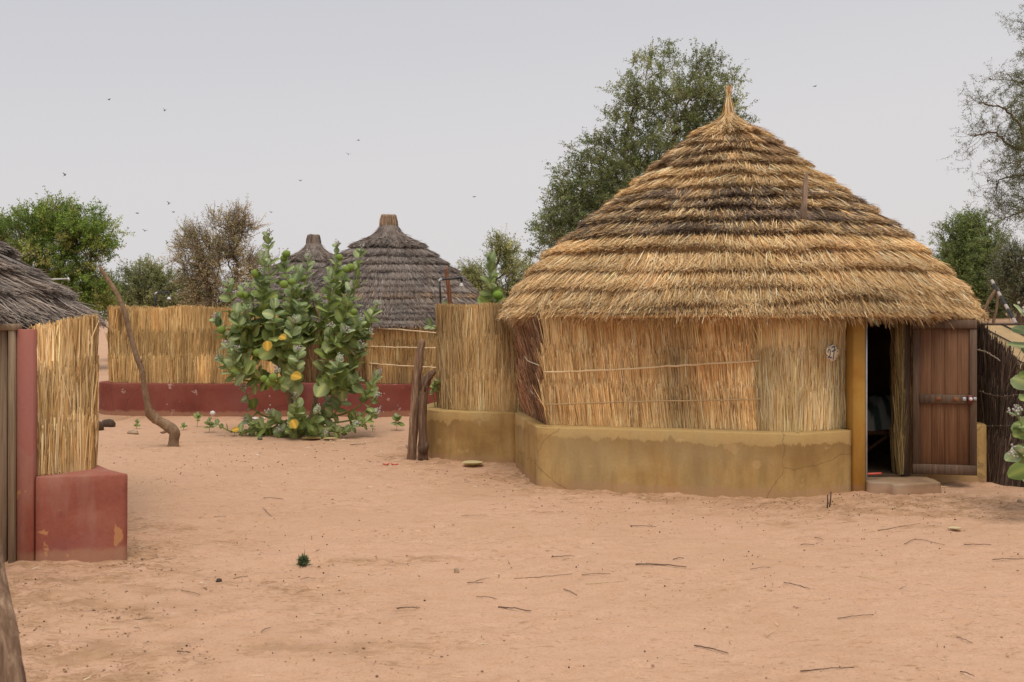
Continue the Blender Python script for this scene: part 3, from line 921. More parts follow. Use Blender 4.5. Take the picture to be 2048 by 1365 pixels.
stroke(mb, q((830, 375), (900, 355), (1000, 335)), 46 * s_)
stroke(mb, q((1000, 335), (975, 430), (950, 600), (915, 810)), 46 * s_)
stroke(mb, q((840, 525), (930, 490), (1060, 465)), 44 * s_)
stroke(mb, q((735, 340), (800, 285), (900, 250)), 36 * s_)
for x, y in ((1085, 345), (1125, 430), (1135, 530), (1110, 650), (1075, 755), (1055, 835), (720, 815), (675, 750), (610, 660), (690, 375)):
    stroke(mb, q((x - 20, y - 10), (x + 6, y), (x + 18, y + 12)), 34 * s_)
build(mb, 'painted_number', plain_mat('blue_paint', (.075, .085, .14), .6, 0, .15, 40), plate)

# stone step, red stick
mb = MB()
st = np.array([(3.34, 9.36), (3.50, 9.31), (3.53, 9.22), (3.99, 9.31), (4.02, 9.40), (4.01, 9.68), (3.34, 9.66)])
cen = st.mean(0)
rings = []
for z_, f_, j_ in ((-.06, 1.03, 1), (.03, 1.02, 2), (.095, 1.0, 3), (.108, .985, 4), (.112, .6, 5)):
    rs_ = resample(np.vstack([st, st[:1]]), .05)[:-1]
    pp = cen + (rs_ - cen) * (f_ + .025 * vn(np.arange(len(rs_)) * .6, 0 * rs_[:, 0] + j_ * 3.1, 17))[:, None]
    rings.append(np.column_stack([pp, z_ + .006 * vn(np.arange(len(rs_)) * .8, 0 * rs_[:, 0] + j_, 19)]))
mb.add(np.array(rings), grid_faces(len(rings), len(rings[0]), True)); mb.f.append(np.arange(len(rings[0]))[None] + (len(rings) - 1) * len(rings[0]))
o = build(mb, 'doorstep', M['concrete'], None, False, (3.65, 9.45, 0))
tag(o, 'rough broken concrete step below the open door of the large hut', 'doorstep')
mb = MB()
tube(mb, [P(1726, 948.5, 9.5), P(1740, 948.2, 9.5), P(1752, 947.6, 9.5), P(1763, 947, 9.5)], [.010, .011, .010, .009], 8)
o = build(mb, 'red_stick', M['red_plastic'], None, True, P(1745, 948, 9.5))
tag(o, 'short bright red stick lying on the sill of the open doorway', 'stick')

# bed with striped cloth inside
bed = thing('wooden_bed', 'brown pole bed frame seen through the dark open doorway', 'bed', (3.9, 11.5, .115))
mb = MB()
tube(mb, [(2.9, 10.58, 0.43), (3.6, 10.58, .435), (4.5, 10.58, 0.43)], .035, 10, rough=.05)
tube(mb, [(2.9, 11.41, 0.43), (4.5, 11.41, 0.43)], .035, 10)
for x_ in (2.95, 4.45):
    tube(mb, [(x_, 10.56, .425), (x_, 11.46, .425)], .03, 8)
build(mb, 'frame', M['door_panel'], bed, True)
for x_, y_ in ((2.98, 10.61), (4.42, 10.61), (2.98, 11.38), (4.42, 11.38)):
    mb = MB(); tube(mb, [(x_, y_, .1), (x_, y_, .445)], [.035, .03], 8); build(mb, 'leg', M['door_panel'], bed, True)
mb = MB(); tube(mb, [(3.70, 10.58, .20), (3.98, 10.58, .40)], [.02, .022], 8); build(mb, 'brace', M['door_panel'], bed, True)
mb = MB()
nx_, ny_ = 60, 26
u, v = np.meshgrid(np.linspace(0, 1, nx_), np.linspace(0, 1, ny_))
xx = 3.05 + u * 1.45; yy = 10.53 + v * .85
hh = .20 * (1 - (2 * u - 1) ** 8) * (1 - (2 * v - 1) ** 6) * (1 + .35 * fbm(u * 4, v * 2.5, 71, 3)) + .10 * np.exp(-((u - .62) / .16) ** 2) * (1 - (2 * v - 1) ** 4)
zz = .465 + hh + .01 * fbm(u * 22, v * 10, 75, 2)
stripe = (np.floor((u * 17 + v * 1.2)) % 4)
C = np.where(stripe[..., None] == 0, (.44, .46, .43), np.where(stripe[..., None] == 2, (.34, .37, .35), (.08, .12, .11)))
mb.add(np.stack([xx, yy, zz], -1).reshape(-1, 3), grid_faces(ny_, nx_), C.reshape(-1, 3))
bv = np.stack([xx, yy, 0 * zz + 0.46], -1).reshape(-1, 3)
mb.add(bv, grid_faces(ny_, nx_)[:, ::-1], (.1, .1, .1))
mp = leaf_mat('cloth', .9, .0, .1)
o = build(mb, 'striped_blanket', mp, None, True, (3.8, 11.5, .42))
tag(o, 'dark grey and white striped blanket heaped on the bed inside the hut', 'blanket')

# ------------------------------------------------------------------ yard enclosure beside the hut
yard = thing('straw_fence', 'curved straw screen on an ochre base wall joined to the large hut', 'fence', (-.4, 11.6, 0), 'straw fences on plaster base walls')
mb = MB()
wall_strip(mb, PL_YARD, .28, -.1, .575, seed=14)
build(mb, 'plinth', M['ochre'], yard)
YP = catmull([(-.35, 13.1), (-.72, 12.65), (-.885, 12.15), (-.82, 11.80), (-.58, 11.55), (-.25, 11.42), (.16, 11.34)], 6)
yt = lambda s: 1.765 + .018 * vn(np.asarray(s) * 3.2, 0 * np.asarray(s), 3)
straw_panel('straw_panel', yard, YP, .57, yt, ([(.64, .43, .185), (.72, .52, .245), (.50, .315, .12), (.80, .63, .35), (.32, .18, .07)], [4, 4, 3, 1.2, 1.4]), dens=1800, rows=3, width=.0062, flop=.008, ragged=.016, seed=21, lean=.01, rowtint=(.97, .93, 1.06))

def pipe_shower(name, label, base, top, arm_end, head, r=.012):
    t_ = thing(name, label, 'shower pipe', base)
    mb = MB()
    tube(mb, catmull([base, (np.array(base) + top) / 2 + (.004, 0, 0), top], 4), r, 8)
    tube(mb, [np.array(top), np.array(arm_end)], r * .95, 8)
    build(mb, 'pipe', M['pipe'], t_, True)
    mb = MB()
    tube(mb, [np.array(top) + (0, 0, -.03), np.array(top) + (0, 0, .004)], r * 1.35, 8)
    tube(mb, [np.array(top) + (-.004, 0, 0), np.array(top) + (.035, 0, .003)], r * 1.3, 8)
    build(mb, 'elbow', M['metal'], t_, True)
    mb = MB()
    h = np.array(head); e_ = np.array(arm_end)
    tube(mb, [e_, e_ + (.012, 0, .002), (e_ + h) / 2 + (.01, 0, 0), h + (0, 0, .02)], r * 1.2, 8)
    build(mb, 'bend', M['pipe'], t_, True)
    mb = MB()
    tube(mb, [h + (0, 0, .02), h, h + (0, 0, -.02), h + (0, 0, -.03)], [r * 1.0, r * 1.6, r * 2.4, r * 2.3], 12)
    build(mb, 'shower_head', M['white'], t_, True)
    return t_
Yp = 12.3
pipe_shower('shower_pipe', 'black shower pipe bent over the yard screen beside a wooden post', tuple(P(887, 760, Yp)), P(879, 560, Yp), P(921, 556, Yp), P(923, 569, Yp))
mb = MB()
b0 = P(905, 700, 12.5)
tube(mb, [P(905, 830, 12.5), P(904, 700, 12.5), P(901, 620, 12.5), P(897, 575, 12.5), P(893, 545, 12.5), P(894.5, 532, 12.5)], [.035, .034, .032, .030, .024, .006], 7, (1.5, .95, .7), rough=.15, seed=9)
tube(mb, [P(890, 586, 12.48), P(907, 585, 12.48)], .008, 6, (1.1, .7, .5))
o = build(mb, 'wooden_post', M['old_wood'], None, True, P(905, 830, 12.5))
tag(o, 'pointed reddish wooden post rising behind the straw screen by the shower pipe', 'post')

# ------------------------------------------------------------------ rear huts and fence
GREY = ([(.255, .205, .175), (.30, .245, .21), (.20, .157, .132), (.34, .285, .245)], [4, 3, 3, 1])
GREYD = ([(.15, .115, .095), (.19, .15, .125), (.10, .075, .06)], [4, 3, 3], 1.0)
ORG_P = ([(.40, .22, .08), (.32, .18, .07), (.19, .14, .11)], [2, 2, 2], .35)
def rear_hut(label, O, sc, seed, full=True):
    h = thing('thatched_hut', label, 'hut', (O[0], O[1], 0), 'thatched huts')
    pr = [(.10, 3.56), (.12, 3.46), (.15, 3.36), (.21, 3.26), (.32, 3.16), (.66, 2.97), (.98, 2.72), (1.32, 2.45), (1.62, 2.13), (1.88, 1.86), (2.12, 1.64), (2.32, 1.47)]
    ed = [2.96, 2.80, 2.65, 2.50, 2.37, 2.24, 2.11, 2.0, 1.89, 1.79, 1.69, 1.59, 1.47]
    tcs = [None] * 13
    if full: tcs[7] = ORG_P
    rf, sf, S_ = thatch(h, O, pr, ed, None, GREY, tcs, n_straw=95000, thick=.08, width=.0085, L0=.18, mat='grey_thatch', cj=.12, wav=.02, jit=.06, seed=seed, face_bias=-math.pi / 2, flat=.12)
    mb = MB()
    # bound straw stub at the apex
    a_ = np.linspace(0, 2 * math.pi, 16, endpoint=False)
    rows = []
    for z_, r_ in ((3.30, .19), (3.38, .155), (3.46, .135), (3.54, .135), (3.60, .145), (3.615, .11), (3.60, .02)):
        q_ = r_ * (1 + .10 * vn(a_ * 2.5, 0 * a_ + z_ * 6, seed + 5))
        rows.append(np.column_stack([O[0] + np.cos(a_) * q_, O[1] + np.sin(a_) * q_, z_ + .025 * vn(a_ * 3, 0 * a_ + z_, seed)]))
    cc = (.33, .205, .105) if full else (.23, .17, .13)
    mb.add(np.array(rows), grid_faces(len(rows), 16, True), cc)
    M_ = 500
    t_ = rng.uniform(0, 2 * math.pi, M_); z_ = rng.uniform(3.28, 3.42, M_)
    A = np.column_stack([O[0] + np.cos(t_) * .18, O[1] + np.sin(t_) * .18, z_])
    B = np.column_stack([O[0] + np.cos(t_) * .142, O[1] + np.sin(t_) * .142, z_ + .2])
    strips(mb, A, B, .012, np.column_stack([np.cos(t_), np.sin(t_), 0 * t_]), pick([cc, tuple(q * 1.3 for q in cc), tuple(q * .6 for q in cc)], [1, 1, 1], M_), .03)
    build(mb, 'finial', M['grey_thatch'], rf)
    mb = MB()
    an = np.linspace(math.radians(190), math.radians(350), 7) if full else np.linspace(math.radians(180), math.radians(360), 7)
    pp = np.column_stack([O[0] + 2.42 * np.cos(an), O[1] + 2.55 * np.sin(an)])
    pp = np.vstack([pp, [[O[0] + 1.6, O[1] + 1.9], [O[0] - 1.6, O[1] + 1.9]], pp[:1]])
    wall_strip(mb, pp, .28, -.1, .525, step=.12, seed=seed + 2)
    build(mb, 'plinth', M['rear_red'], h)
    an = np.linspace(math.radians(185), math.radians(355), 9)
    wp = np.column_stack([O[0] + 2.18 * np.cos(an), O[1] + 2.28 * np.sin(an)])
    # two panels meeting at a seam
    if full:
        k = 4
        seam = np.array([(735 - 1024) / FPX * 16.95, 16.95])
        lp = np.vstack([wp[wp[:, 0] < seam[0] - .15], seam + [0.05, 0.04]])
        rp_ = np.vstack([seam, wp[wp[:, 0] > seam[0] + .15]])
        straw_panel('straw_panel', h, lp, .52, 1.50, ([(.34, .21, .09), (.27, .16, .07), (.42, .27, .12), (.18, .11, .05)], [3, 3, 2, 1]), dens=620, rows=3, width=.014, flop=.02, seed=seed, both=False)['label'] = 'darker grass wall panel behind the bush'
        rpn = straw_panel('straw_panel', h, rp_, .52, 1.50, GOLD, dens=900, rows=3, width=.012, flop=.02, seed=seed + 1, both=False, rowtint=(1, .95, .85))
        for ya, yb, yc in ((656, 659, 668), (693, 695, 697), (727, 731, 737)):
            batten(rpn, [P(739, ya, 16.92), P(790, yb, 16.82), P(845, (yb + yc) / 2, 16.80), P(890, yc, 16.80)], .011, (.74, .58, .36))
    else:
        straw_panel('straw_panel', h, wp, .52, 1.50, GOLD, dens=200, rows=3, width=.02, seed=seed, both=False)
    return h
rear_hut('grey thatched hut with a golden straw wall and tan roof stub behind the yard', (-2.36, 19.15), 1, 31, True)
rear_hut('grey thatched hut farthest back, only its roof showing above the leafy bush', (-4.72, 23.8), 1, 37, False)

fen = thing('straw_fence', 'long golden straw fence on a dark red base wall at the back left', 'fence', (-5.3, 16.9, 0), 'straw fences on plaster base walls')
mb = MB()
wall_strip(mb, PL_REAR, .28, -.1, .535, step=.1, seed=23)
build(mb, 'plinth', M['rear_red'], fen)
RP = catmull([(-6.4, 18.5), (-6.93, 17.6), (-6.9, 17.2), (-6.55, 16.98), (-5.6, 16.90), (-4.6, 16.9), (-3.75, 16.92)], 6)
ft = lambda s: 1.79 + .03 * vn(np.asarray(s) * 1.7, 0 * np.asarray(s), 13) - .02 * np.asarray(s) / 4
straw_panel('straw_panel', fen, RP, .53, ft, ([(.63, .42, .165), (.71, .50, .215), (.52, .32, .115), (.77, .59, .29), (.38, .22, .085)], [4, 4, 3, 1.4, 1]), dens=1200, rows=3, width=.013, flop=.012, ragged=.018, seed=27, lean=.03, rowtint=(1.08, .84, 1.06))
Yq = 18.5
pipe_shower('shower_pipe', 'thin black shower pipe with white head above the back left straw fence', tuple(P(311, 720, Yq)), P(311, 587, Yq), P(336, 585, Yq), P(338, 596, Yq), .016)

# ------------------------------------------------------------------ left hut
lh = thing('thatched_hut', 'near hut at the left edge with grey thatch, red pillar and red base wall', 'hut', (-5.95, 7.4, 0), 'thatched huts')
OL = (-5.95, 7.4)
prl = [(.1, 3.45), (.5, 3.15), (1.0, 2.82), (1.5, 2.46), (1.86, 2.17), (2.12, 1.95), (2.34, 1.80), (2.50, 1.68), (2.60, 1.56)]
edl = [3.1, 2.80, 2.52, 2.28, 2.06, 1.89, 1.74, 1.56]
GREYL = ([(.26, .208, .172), (.33, .27, .222), (.18, .14, .115), (.41, .34, .28), (.23, .20, .185)], [4, 3, 3, 1, 2])
lroof, _, _ = thatch(lh, OL, prl, edl, None, GREYL, None, n_straw=150000, cj=.16, thick=.13, width=.0075, L0=.26, mat='grey_thatch', wav=.06, jit=.12, seed=47, face_bias=math.radians(-30))
mb = MB()
solid_block(mb, [(-3.19, 6.70), (-2.63, 6.845), (-2.83, 7.04), (-3.0, 7.26), (-3.3, 7.6), (-3.7, 8.2), (-3.85, 8.1), (-3.4, 7.5), (-3.25, 7.1)], -.1, .578, seed=33)
build(mb, 'plinth', M['red'], lh)
mb = MB()
box(mb, (-3.257, 6.715, .72), (.108, .07, 1.70), math.radians(3), bev=.005)
build(mb, 'pillar', M['red'], lh)
straw_panel('straw_panel', lh, catmull([(-3.215, 6.77), (-3.13, 6.84), (-3.015, 6.98), (-2.985, 7.12), (-3.15, 7.5), (-3.6, 8.3)], 5), .57, lambda s: 1.57 + .055 * smooth(np.asarray(s) / .35) + .012 * vn(np.asarray(s) * 12, 0 * np.asarray(s), 3),
            ([(.60, .41, .17), (.70, .51, .25), (.46, .28, .10), (.76, .60, .34), (.34, .18, .06)], [4, 4, 2.6, 1.6, 1.0]), dens=1900, rows=3, width=.0085, flop=.008, ragged=.012, seed=35, both=False, rowtint=(1.0, .92, 1.06))
mb = MB()
box(mb, (-3.42, 6.72, .74), (.085, .10, 1.66), math.radians(6))
box(mb, (-3.335, 6.70, .74), (.04, .11, 1.66), math.radians(6))
box(mb, (-3.7, 6.66, 1.585), (.80, .12, .045), math.radians(6))
build(mb, 'door_frame', M['jamb_wood'], lh)
mb = MB()
box(mb, (-3.85, 6.70, .80), (.75, .035, 1.50), math.radians(5))
build(mb, 'door', M['old_wood'], lh)
mb = MB()
wall_strip(mb, np.array([(-8.6, 7.4), (-7.8, 5.6), (-5.95, 4.9), (-4.205, 6.64)]), .24, -.1, 1.6, step=.2, seed=39)
build(mb, 'wall', M['red'], lh)
# thin pale rod
mb = MB()
b0 = P(60, 560.5, 9.0)
tube(mb, [P(40, 561, 9.0), P(90, 559.5, 9.0), P(136, 558, 9.0)], .0065, 6)
tube(mb, [P(135.5, 556, 9.0), P(138, 561, 9.0)], .011, 6)
o = build(mb, 'pale_rod', M['white'], None, True, b0)
tag(o, 'thin pale rod sticking out sideways from the near grey thatch', 'rod')

# weathered pole leaning in the near left corner
mb = MB()
p0 = P(58, 1875, 2.64)
pts = catmull([P(58, 1895, 2.64), P(46, 1720, 2.67), P(32, 1560, 2.7), P(22, 1400, 2.72), P(2, 1240, 2.76), P(-18, 1110, 2.82), P(-42, 900, 2.92)], 7)
tube(mb, pts, np.interp(np.arange(len(pts)), [0, len(pts) * .33, len(pts) * .55, len(pts) - 1], [.060, .052, .042, .024]), 40, (1.25, 1.15, 1.05), rough=.05, seed=3, groove=.22)
o = build(mb, 'weathered_pole', M['old_wood'], None, True, p0)
tag(o, 'blurred weathered grey pole leaning at the bottom left corner, nearest the camera', 'pole')

# ------------------------------------------------------------------ crooked stick, pair of old posts
mb = MB()
Yc = 12.7
cp = [P(347, 899, Yc), P(347, 880, Yc), P(349, 866, Yc), P(336, 853, Yc), P(312, 838, Yc), P(300, 828, Yc - .05), P(295, 805, Yc - .08), P(288, 770, Yc - .1), P(283, 738, Yc - .12), P(274, 715, Yc - .12), P(262, 675, Yc - .1), P(252, 635, Yc - .08), P(240, 600, Yc - .05), P(222, 568, Yc), P(206, 545, Yc), P(200, 533, Yc)]
pts = catmull(cp, 4)
rad = np.interp(np.linspace(0, 1, len(pts)), [0, .06, .15, .25, .33, .4, .55, .8, .97, 1], [.075, .062, .075, .062, .055, .040, .036, .030, .024, .010])
tube(mb, pts, rad, 10, rough=.13, seed=6)
tube(mb, [P(310, 836, Yc), P(307, 826, Yc - .04), P(306, 820, Yc - .05)], [.03, .022, .012], 7, rough=.1)
tube(mb, [P(278, 728, Yc - .12), P(282, 722, Yc - .13), P(284, 718, Yc - .13)], [.03, .02, .012], 7, rough=.1)
tube(mb, [P(333, 862, Yc - .02), P(325, 866, Yc - .06), P(321, 865, Yc - .08)], [.022, .016, .010], 6, rough=.1)
o = build(mb, 'crooked_branch', wood_mat('pale_bark', (.10, .06, .035), (.26, .165, .095), (.42, .30, .19), (7, 7, 3), 1.0), None, True, P(347, 899, Yc))
tag(o, 'tall crooked bare branch stuck upright in the sand before the red wall', 'branch')

Yp = 11.55
mb = MB()
pts = catmull([P(822, 921, Yp), P(824, 890, Yp), P(828, 830, Yp), P(832, 780, Yp), P(837, 730, Yp), P(842, 695, Yp), P(846, 679, Yp)], 6)
tube(mb, pts, np.interp(np.linspace(0, 1, len(pts)), [0, .3, .7, .94, 1], [.060, .060, .054, .042, .018]), 26, (1.5, 1.35, 1.2), rough=.10, seed=12, groove=.35)
o = build(mb, 'old_post', M['old_wood'], None, True, P(822, 921, Yp))
tag(o, 'taller grey brown wooden post of the leaning pair by the ochre wall', 'post', 'pair of old posts')
mb = MB()
pts = catmull([P(846, 923, Yp - .1), P(845, 880, Yp - .1), P(845, 830, Yp - .1), P(847, 790, Yp - .1), P(852, 765, Yp - .1), P(862, 750, Yp - .1), P(870, 742, Yp - .1)], 6)
tube(mb, pts, np.interp(np.linspace(0, 1, len(pts)), [0, .1, .5, .8, .95, 1], [.066, .058, .056, .048, .036, .018]), 26, (.95, .82, .72), rough=.12, seed=15, groove=.4)
tube(mb, [P(847, 782, Yp - .1), P(846, 762, Yp - .12), P(847, 752, Yp - .12)], [.045, .03, .012], 8, (.75, .65, .58), rough=.15, seed=16)
tube(mb, [P(846, 905, Yp - .12), P(853, 893, Yp - .14), P(855, 884, Yp - .14)], [.05, .035, .015], 8, (.72, .62, .55), rough=.15, seed=17)
o = build(mb, 'old_post', M['old_wood'], None, True, P(842, 923, Yp - .1))
tag(o, 'shorter dark forked wooden post of the leaning pair by the ochre wall', 'post', 'pair of old posts')

# ------------------------------------------------------------------ dark screen, canvas roof and sticks on the right
dk = thing('straw_fence', 'weathered dark brown straw screen with sloping top right of the open door', 'fence', (5.0, 10.3, 0))
DPt = catmull([(5.2, 11.4), (4.80, 10.7), (4.72, 10.25), (4.76, 9.98), (4.92, 9.80), (5.4, 9.68), (6.7, 9.6)], 6)
# path reversed so the outer face looks at the yard
def dz(s):
    s = np.asarray(s)
    Lm = 3.1
    return np.interp(s, [0, 1.3, 1.45, 1.62, 1.82, 2.05, 3.6], [1.58, 1.57, 1.50, 1.34, 1.10, 1.0, .85]) + .025 * vn(s * 9, 0 * s, 5)
dkp = straw_panel('straw_panel', dk, DPt, -.03, dz, DARK, dens=2200, rows=3, width=.0075, flop=.03, ragged=.04, seed=51, lean=.14, rowtint=(1.05, .95, .9), both=False)
batten(dkp, [P(1958, 783, 9.93), P(1980, 790, 9.86), P(2004, 794, 9.76), P(2030, 791, 9.70), P(2080, 792, 9.63)], .008, (.07, .05, .04))
batten(dkp, [P(1962, 853, 9.93), P(1985, 853, 9.85), P(2015, 853, 9.72), P(2080, 852, 9.63)], .008, (.06, .045, .035))
batten(dkp, [P(1954, 700, 9.94), P(1970, 704, 9.90), P(1985, 712, 9.84), P(2000, 722, 9.78)], .006, (.30, .25, .2))

mat_r = thing('canvas_shelter', 'tan canvas shelter roof with dark rope lines behind the dark straw screen', 'shelter', (8.6, 16.0, 0))
mb = MB()
u, v = np.meshgrid(np.linspace(0, 1, 24), np.linspace(0, 1, 10))
xx = 7.3 + u * 4.2; yy = 16.4 - v * 2.6; zz = 1.52 - v * 1.0 - .05 * np.sin(u * 12) * v * (1 - v) - .02 * u
mb.add(np.stack([xx, yy, zz], -1).reshape(-1, 3), grid_faces(10, 24)); mb.add(np.stack([xx, yy, zz - .03], -1).reshape(-1, 3), grid_faces(10, 24)[:, ::-1])
build(mb, 'canvas', plain_mat('canvas_tan', (.50, .34, .17), .9, 0, .12, 3), mat_r, True)
for i in range(7):
    x0 = 7.2 + i * .42
    mb = MB(); tube(mb, [(x0, 16.4, 1.535), (x0 + .38, 15.1, 1.035), (x0 + .75, 13.8, .535)], .012, 5)
    build(mb, 'rope', M['pipe'], mat_r)
mb = MB(); tube(mb, [(7.1, 16.42, 1.535), (9.2, 16.42, 1.52), (11.6, 16.42, 1.50)], .025, 6); build(mb, 'ridge_pole', M['dark_wood'], mat_r)
for x0 in (7.4, 11.3):
    mb = MB(); tube(mb, [(x0, 16.45, -.05), (x0, 16.45, 1.50)], .04, 6); build(mb, 'post', M['dark_wood'], mat_r)
    mb = MB(); tube(mb, [(x0, 13.85, -.05), (x0, 13.85, .50)], .04, 6); build(mb, 'post', M['dark_wood'], mat_r)

mb = MB()
pa, pb = P(1984, 562, 19.0), P(2036, 655, 16.6)
nseg = 16
pp = np.array([pa + (pb - pa) * q for q in np.linspace(0, 1.5, nseg * 4 + 1)])
for i in range(nseg):
    seg_ = pp[i * 4:i * 4 + 5]
    tube(mb, seg_, .030, 8, (.03, .03, .03) if i % 3 else (.42, .36, .32))
o = build(mb, 'striped_pole', M['tinted'], None, True, pb)
tag(o, 'black and pale banded pole slanting down in front of the far tree at right', 'pole')
mb = MB()
Yb = 20.0
tube(mb, catmull([P(1968, 622, Yb), P(1978, 602, Yb), P(1990, 582, Yb), P(1996, 576, Yb)], 4), [.03] * 5 + [.035] * 5 + [.03] * 2 + [.02], 6, (1.2, 1.1, .9), rough=.2)
tube(mb, catmull([P(1985, 660, Yb), P(1988, 640, Yb), P(1994, 610, Yb), P(1996, 578, Yb)], 4), .028, 6, (1.2, 1.1, .9), rough=.2)
tube(mb, catmull([P(1976, 655, Yb), P(1976, 630, Yb), P(1970, 612, Yb), P(1964, 618, Yb)], 4), .022, 6, (.9, .85, .8), rough=.2)
tube(mb, catmull([P(1988, 625, Yb), P(1980, 622, Yb), P(1972, 610, Yb)], 4), .02, 6, (.6, .6, .6), rough=.2)
tube(mb, [P(1985, 690, Yb), P(1985, 655, Yb)], .04, 6, (.8, .8, .7), rough=.2)
o = build(mb, 'dead_branch', M['old_wood'], None, True, P(1985, 690, Yb))
tag(o, 'bent dead branch propped beside the banded pole beyond the large hut', 'branch')

# ------------------------------------------------------------------ leafy milkweed plants
TV = []
for i, v_ in enumerate(np.linspace(0, 1, 6)):
    wv = (.13, .42, .50, .49, .38, .13)[i]
    for u_ in (-1, -.5, 0, .5, 1):
        TV.append((u_ * wv * .90, v_, .05 * u_ * u_ * (wv / .5) - .16 * v_ ** 2 + .03 * math.sin(v_ * 9) * abs(u_)))
TV = np.array(TV); TF = grid_faces(6, 5)
TMID = np.array([1.0 if abs(v_[0]) < 1e-6 else 0.0 for v_ in TV])

def add_leaves(mb, base, dirv, up, size, col):
    base = np.asarray(base); n = len(base)
    d_ = nrm(dirv); s_ = nrm(np.cross(d_, up)); u_ = np.cross(s_, d_)
    V = base[:, None] + size[:, None, None] * (TV[None, :, 0:1] * s_[:, None] + TV[None, :, 1:2] * d_[:, None] + TV[None, :, 2:3] * u_[:, None])
    F = (np.arange(n)[:, None, None] * len(TV) + TF[None]).reshape(-1, 4)
    C = col[:, None] * (1 + TMID[None, :, None] * np.array([.75, .55, .35]))
    mb.add(V.reshape(-1, 3), F, C.reshape(-1, 3))

LEAFC = np.array([(.22, .285, .085), (.265, .335, .12), (.32, .39, .18), (.165, .22, .06)])
TIPC = np.array([(.30, .385, .25), (.25, .34, .20)])

def leafy_branch(ml, ms, path, leaf0, nleaf, bare=.25, r=.018, shrink=.45, rnd=None, flower=None, stemcol=(.30, .36, .10), seed=0):
    p = catmull(path, 8)
    s = np.concatenate([[0], np.cumsum(np.linalg.norm(np.diff(p, axis=0), axis=1))])
    t = nrm(np.gradient(p, axis=0))
    cs = np.array(stemcol)
    tube(ms, p, np.interp(s / s[-1], [0, 1], [r, r * .45]), 6, cs)
    L = s[-1]
    pairs = nleaf
    pos = bare + (1 - bare) * (np.arange(pairs) + .5) / pairs
    ph = rng.uniform(0, 3)
    B, D, U, Z, C = [], [], [], [], []
    for i, f in enumerate(pos):
        q = np.array([np.interp(f * L, s, p[:, k]) for k in range(3)])
        tt = nrm(np.array([np.interp(f * L, s, t[:, k]) for k in range(3)]))
        a1 = nrm(np.cross(tt, [.3, .9, .2])); a2 = np.cross(tt, a1)
        an = ph + i * math.pi / 2 + rng.normal(0, .25)
        g = (f - bare) / (1 - bare)
        sz = leaf0 * 1.33 * (1 - shrink * g ** 1.8) * rng.uniform(.8, 1.15) * (.75 if i == 0 else 1)
        op = 1.25 + .25 * rng.normal() - .75 * g ** 1.5          # leaves stand out lower down, fold up near the tip
        for sg in (1, -1):
            if rng.random() < .05: continue
            side = (a1 * math.cos(an) + a2 * math.sin(an)) * sg
            dd = side * math.sin(op) + tt * math.cos(op) + np.array([0, 0, rng.normal(.0, .15) - .12 * (1 - g)])
            B.append(q); D.append(dd); U.append(tt * .55 + np.array([0, -.45, .5]) + rng.normal(0, .25, 3)); Z.append(sz * rng.uniform(.9, 1.1))
            c = LEAFC[rng.integers(len(LEAFC))]
            m_ = np.clip((g - .55) / .45, 0, 1) * .75
            c = c * (1 - m_) + TIPC[rng.integers(2)] * m_
            C.append(c * math.exp(rng.normal(0, .14)))
    add_leaves(ml, B, np.array(D), np.array(U), np.array(Z), np.array(C))
    return p[-1], t[-1]

def ball(mb, c, r, col, sx=1.0, sz=1.0, seg=10, rows=7, seed=0, rough=0.0):
    a = np.linspace(0, 2 * math.pi, seg, endpoint=False); b = np.linspace(0, math.pi, rows)
    A, Bq = np.meshgrid(a, b)
    R = r * (1 + rough * vn(A * 1.7, Bq * 1.7 + seed, seed))
    V = np.stack([c[0] + R * sx * np.cos(A) * np.sin(Bq), c[1] + R * np.sin(A) * np.sin(Bq), c[2] + R * sz * np.cos(Bq)], -1)
    mb.add(V.reshape(-1, 3), grid_faces(rows, seg, True), col)

def flowers(mb, tip, t, n=22, spread=.05):
    for _ in range(n):
        q = tip + t * rng.uniform(-.02, .03) + rng.normal(0, spread * .5, 3)
        ball(mb, q, rng.uniform(.007, .012), (.66, .63, .58) if rng.random() < .7 else (.50, .42, .44), seg=5, rows=4)

def milkweed(name, label, base, Y, stems, tips, leaf, pairs, fruits=(), yellow=(), flower_tips=True, seed=0, rstem=.05, rb=.018, stem_parent_depth=None):
    t_ = thing(name, label, 'bush', base, 'leafy milkweed plants')
    ml, ms, mf, mt = MB(), MB(), MB(), MB()
    for st_, r0, r1 in stems:
        pts = catmull(st_, 6)
        tube(mt, pts, np.linspace(r0, r1, len(pts)), 8, rough=.12, seed=seed + 3)
    for k, tp in enumerate(tips):
        path, lf, pr_, bare = tp
        e_, tt = leafy_branch(ml, ms, path, lf, pr_, bare, rb, seed=k)
        if flower_tips and rng.random() < .75: flowers(mf, e_ + tt * .02, tt)
    build(mt, 'trunk', M['pale_bark'], t_, True) if stems else None
    build(ms, 'stems', M['leaf'], t_, True)['kind'] = 'stuff'
    build(ml, 'foliage', M['leaf'], t_, True)
    if mf.n: build(mf, 'flowers', M['leaf'], t_, True)['kind'] = 'stuff'
    for q, r_, c_ in fruits:
        mb = MB(); ball(mb, q, r_, c_, 1.12, 1.0, 12, 9, 3, .06); build(mb, 'fruit', M['leaf'], t_, True)
    for q, dr, sz in yellow:
        mb = MB(); add_leaves(mb, [q], np.array([dr], float), np.array([[0, -.8, .5]]), np.array([sz * .72]), np.array([(.47, .31, .05)])); build(mb, 'yellow_leaf', M['leaf'], t_, True)
    return t_

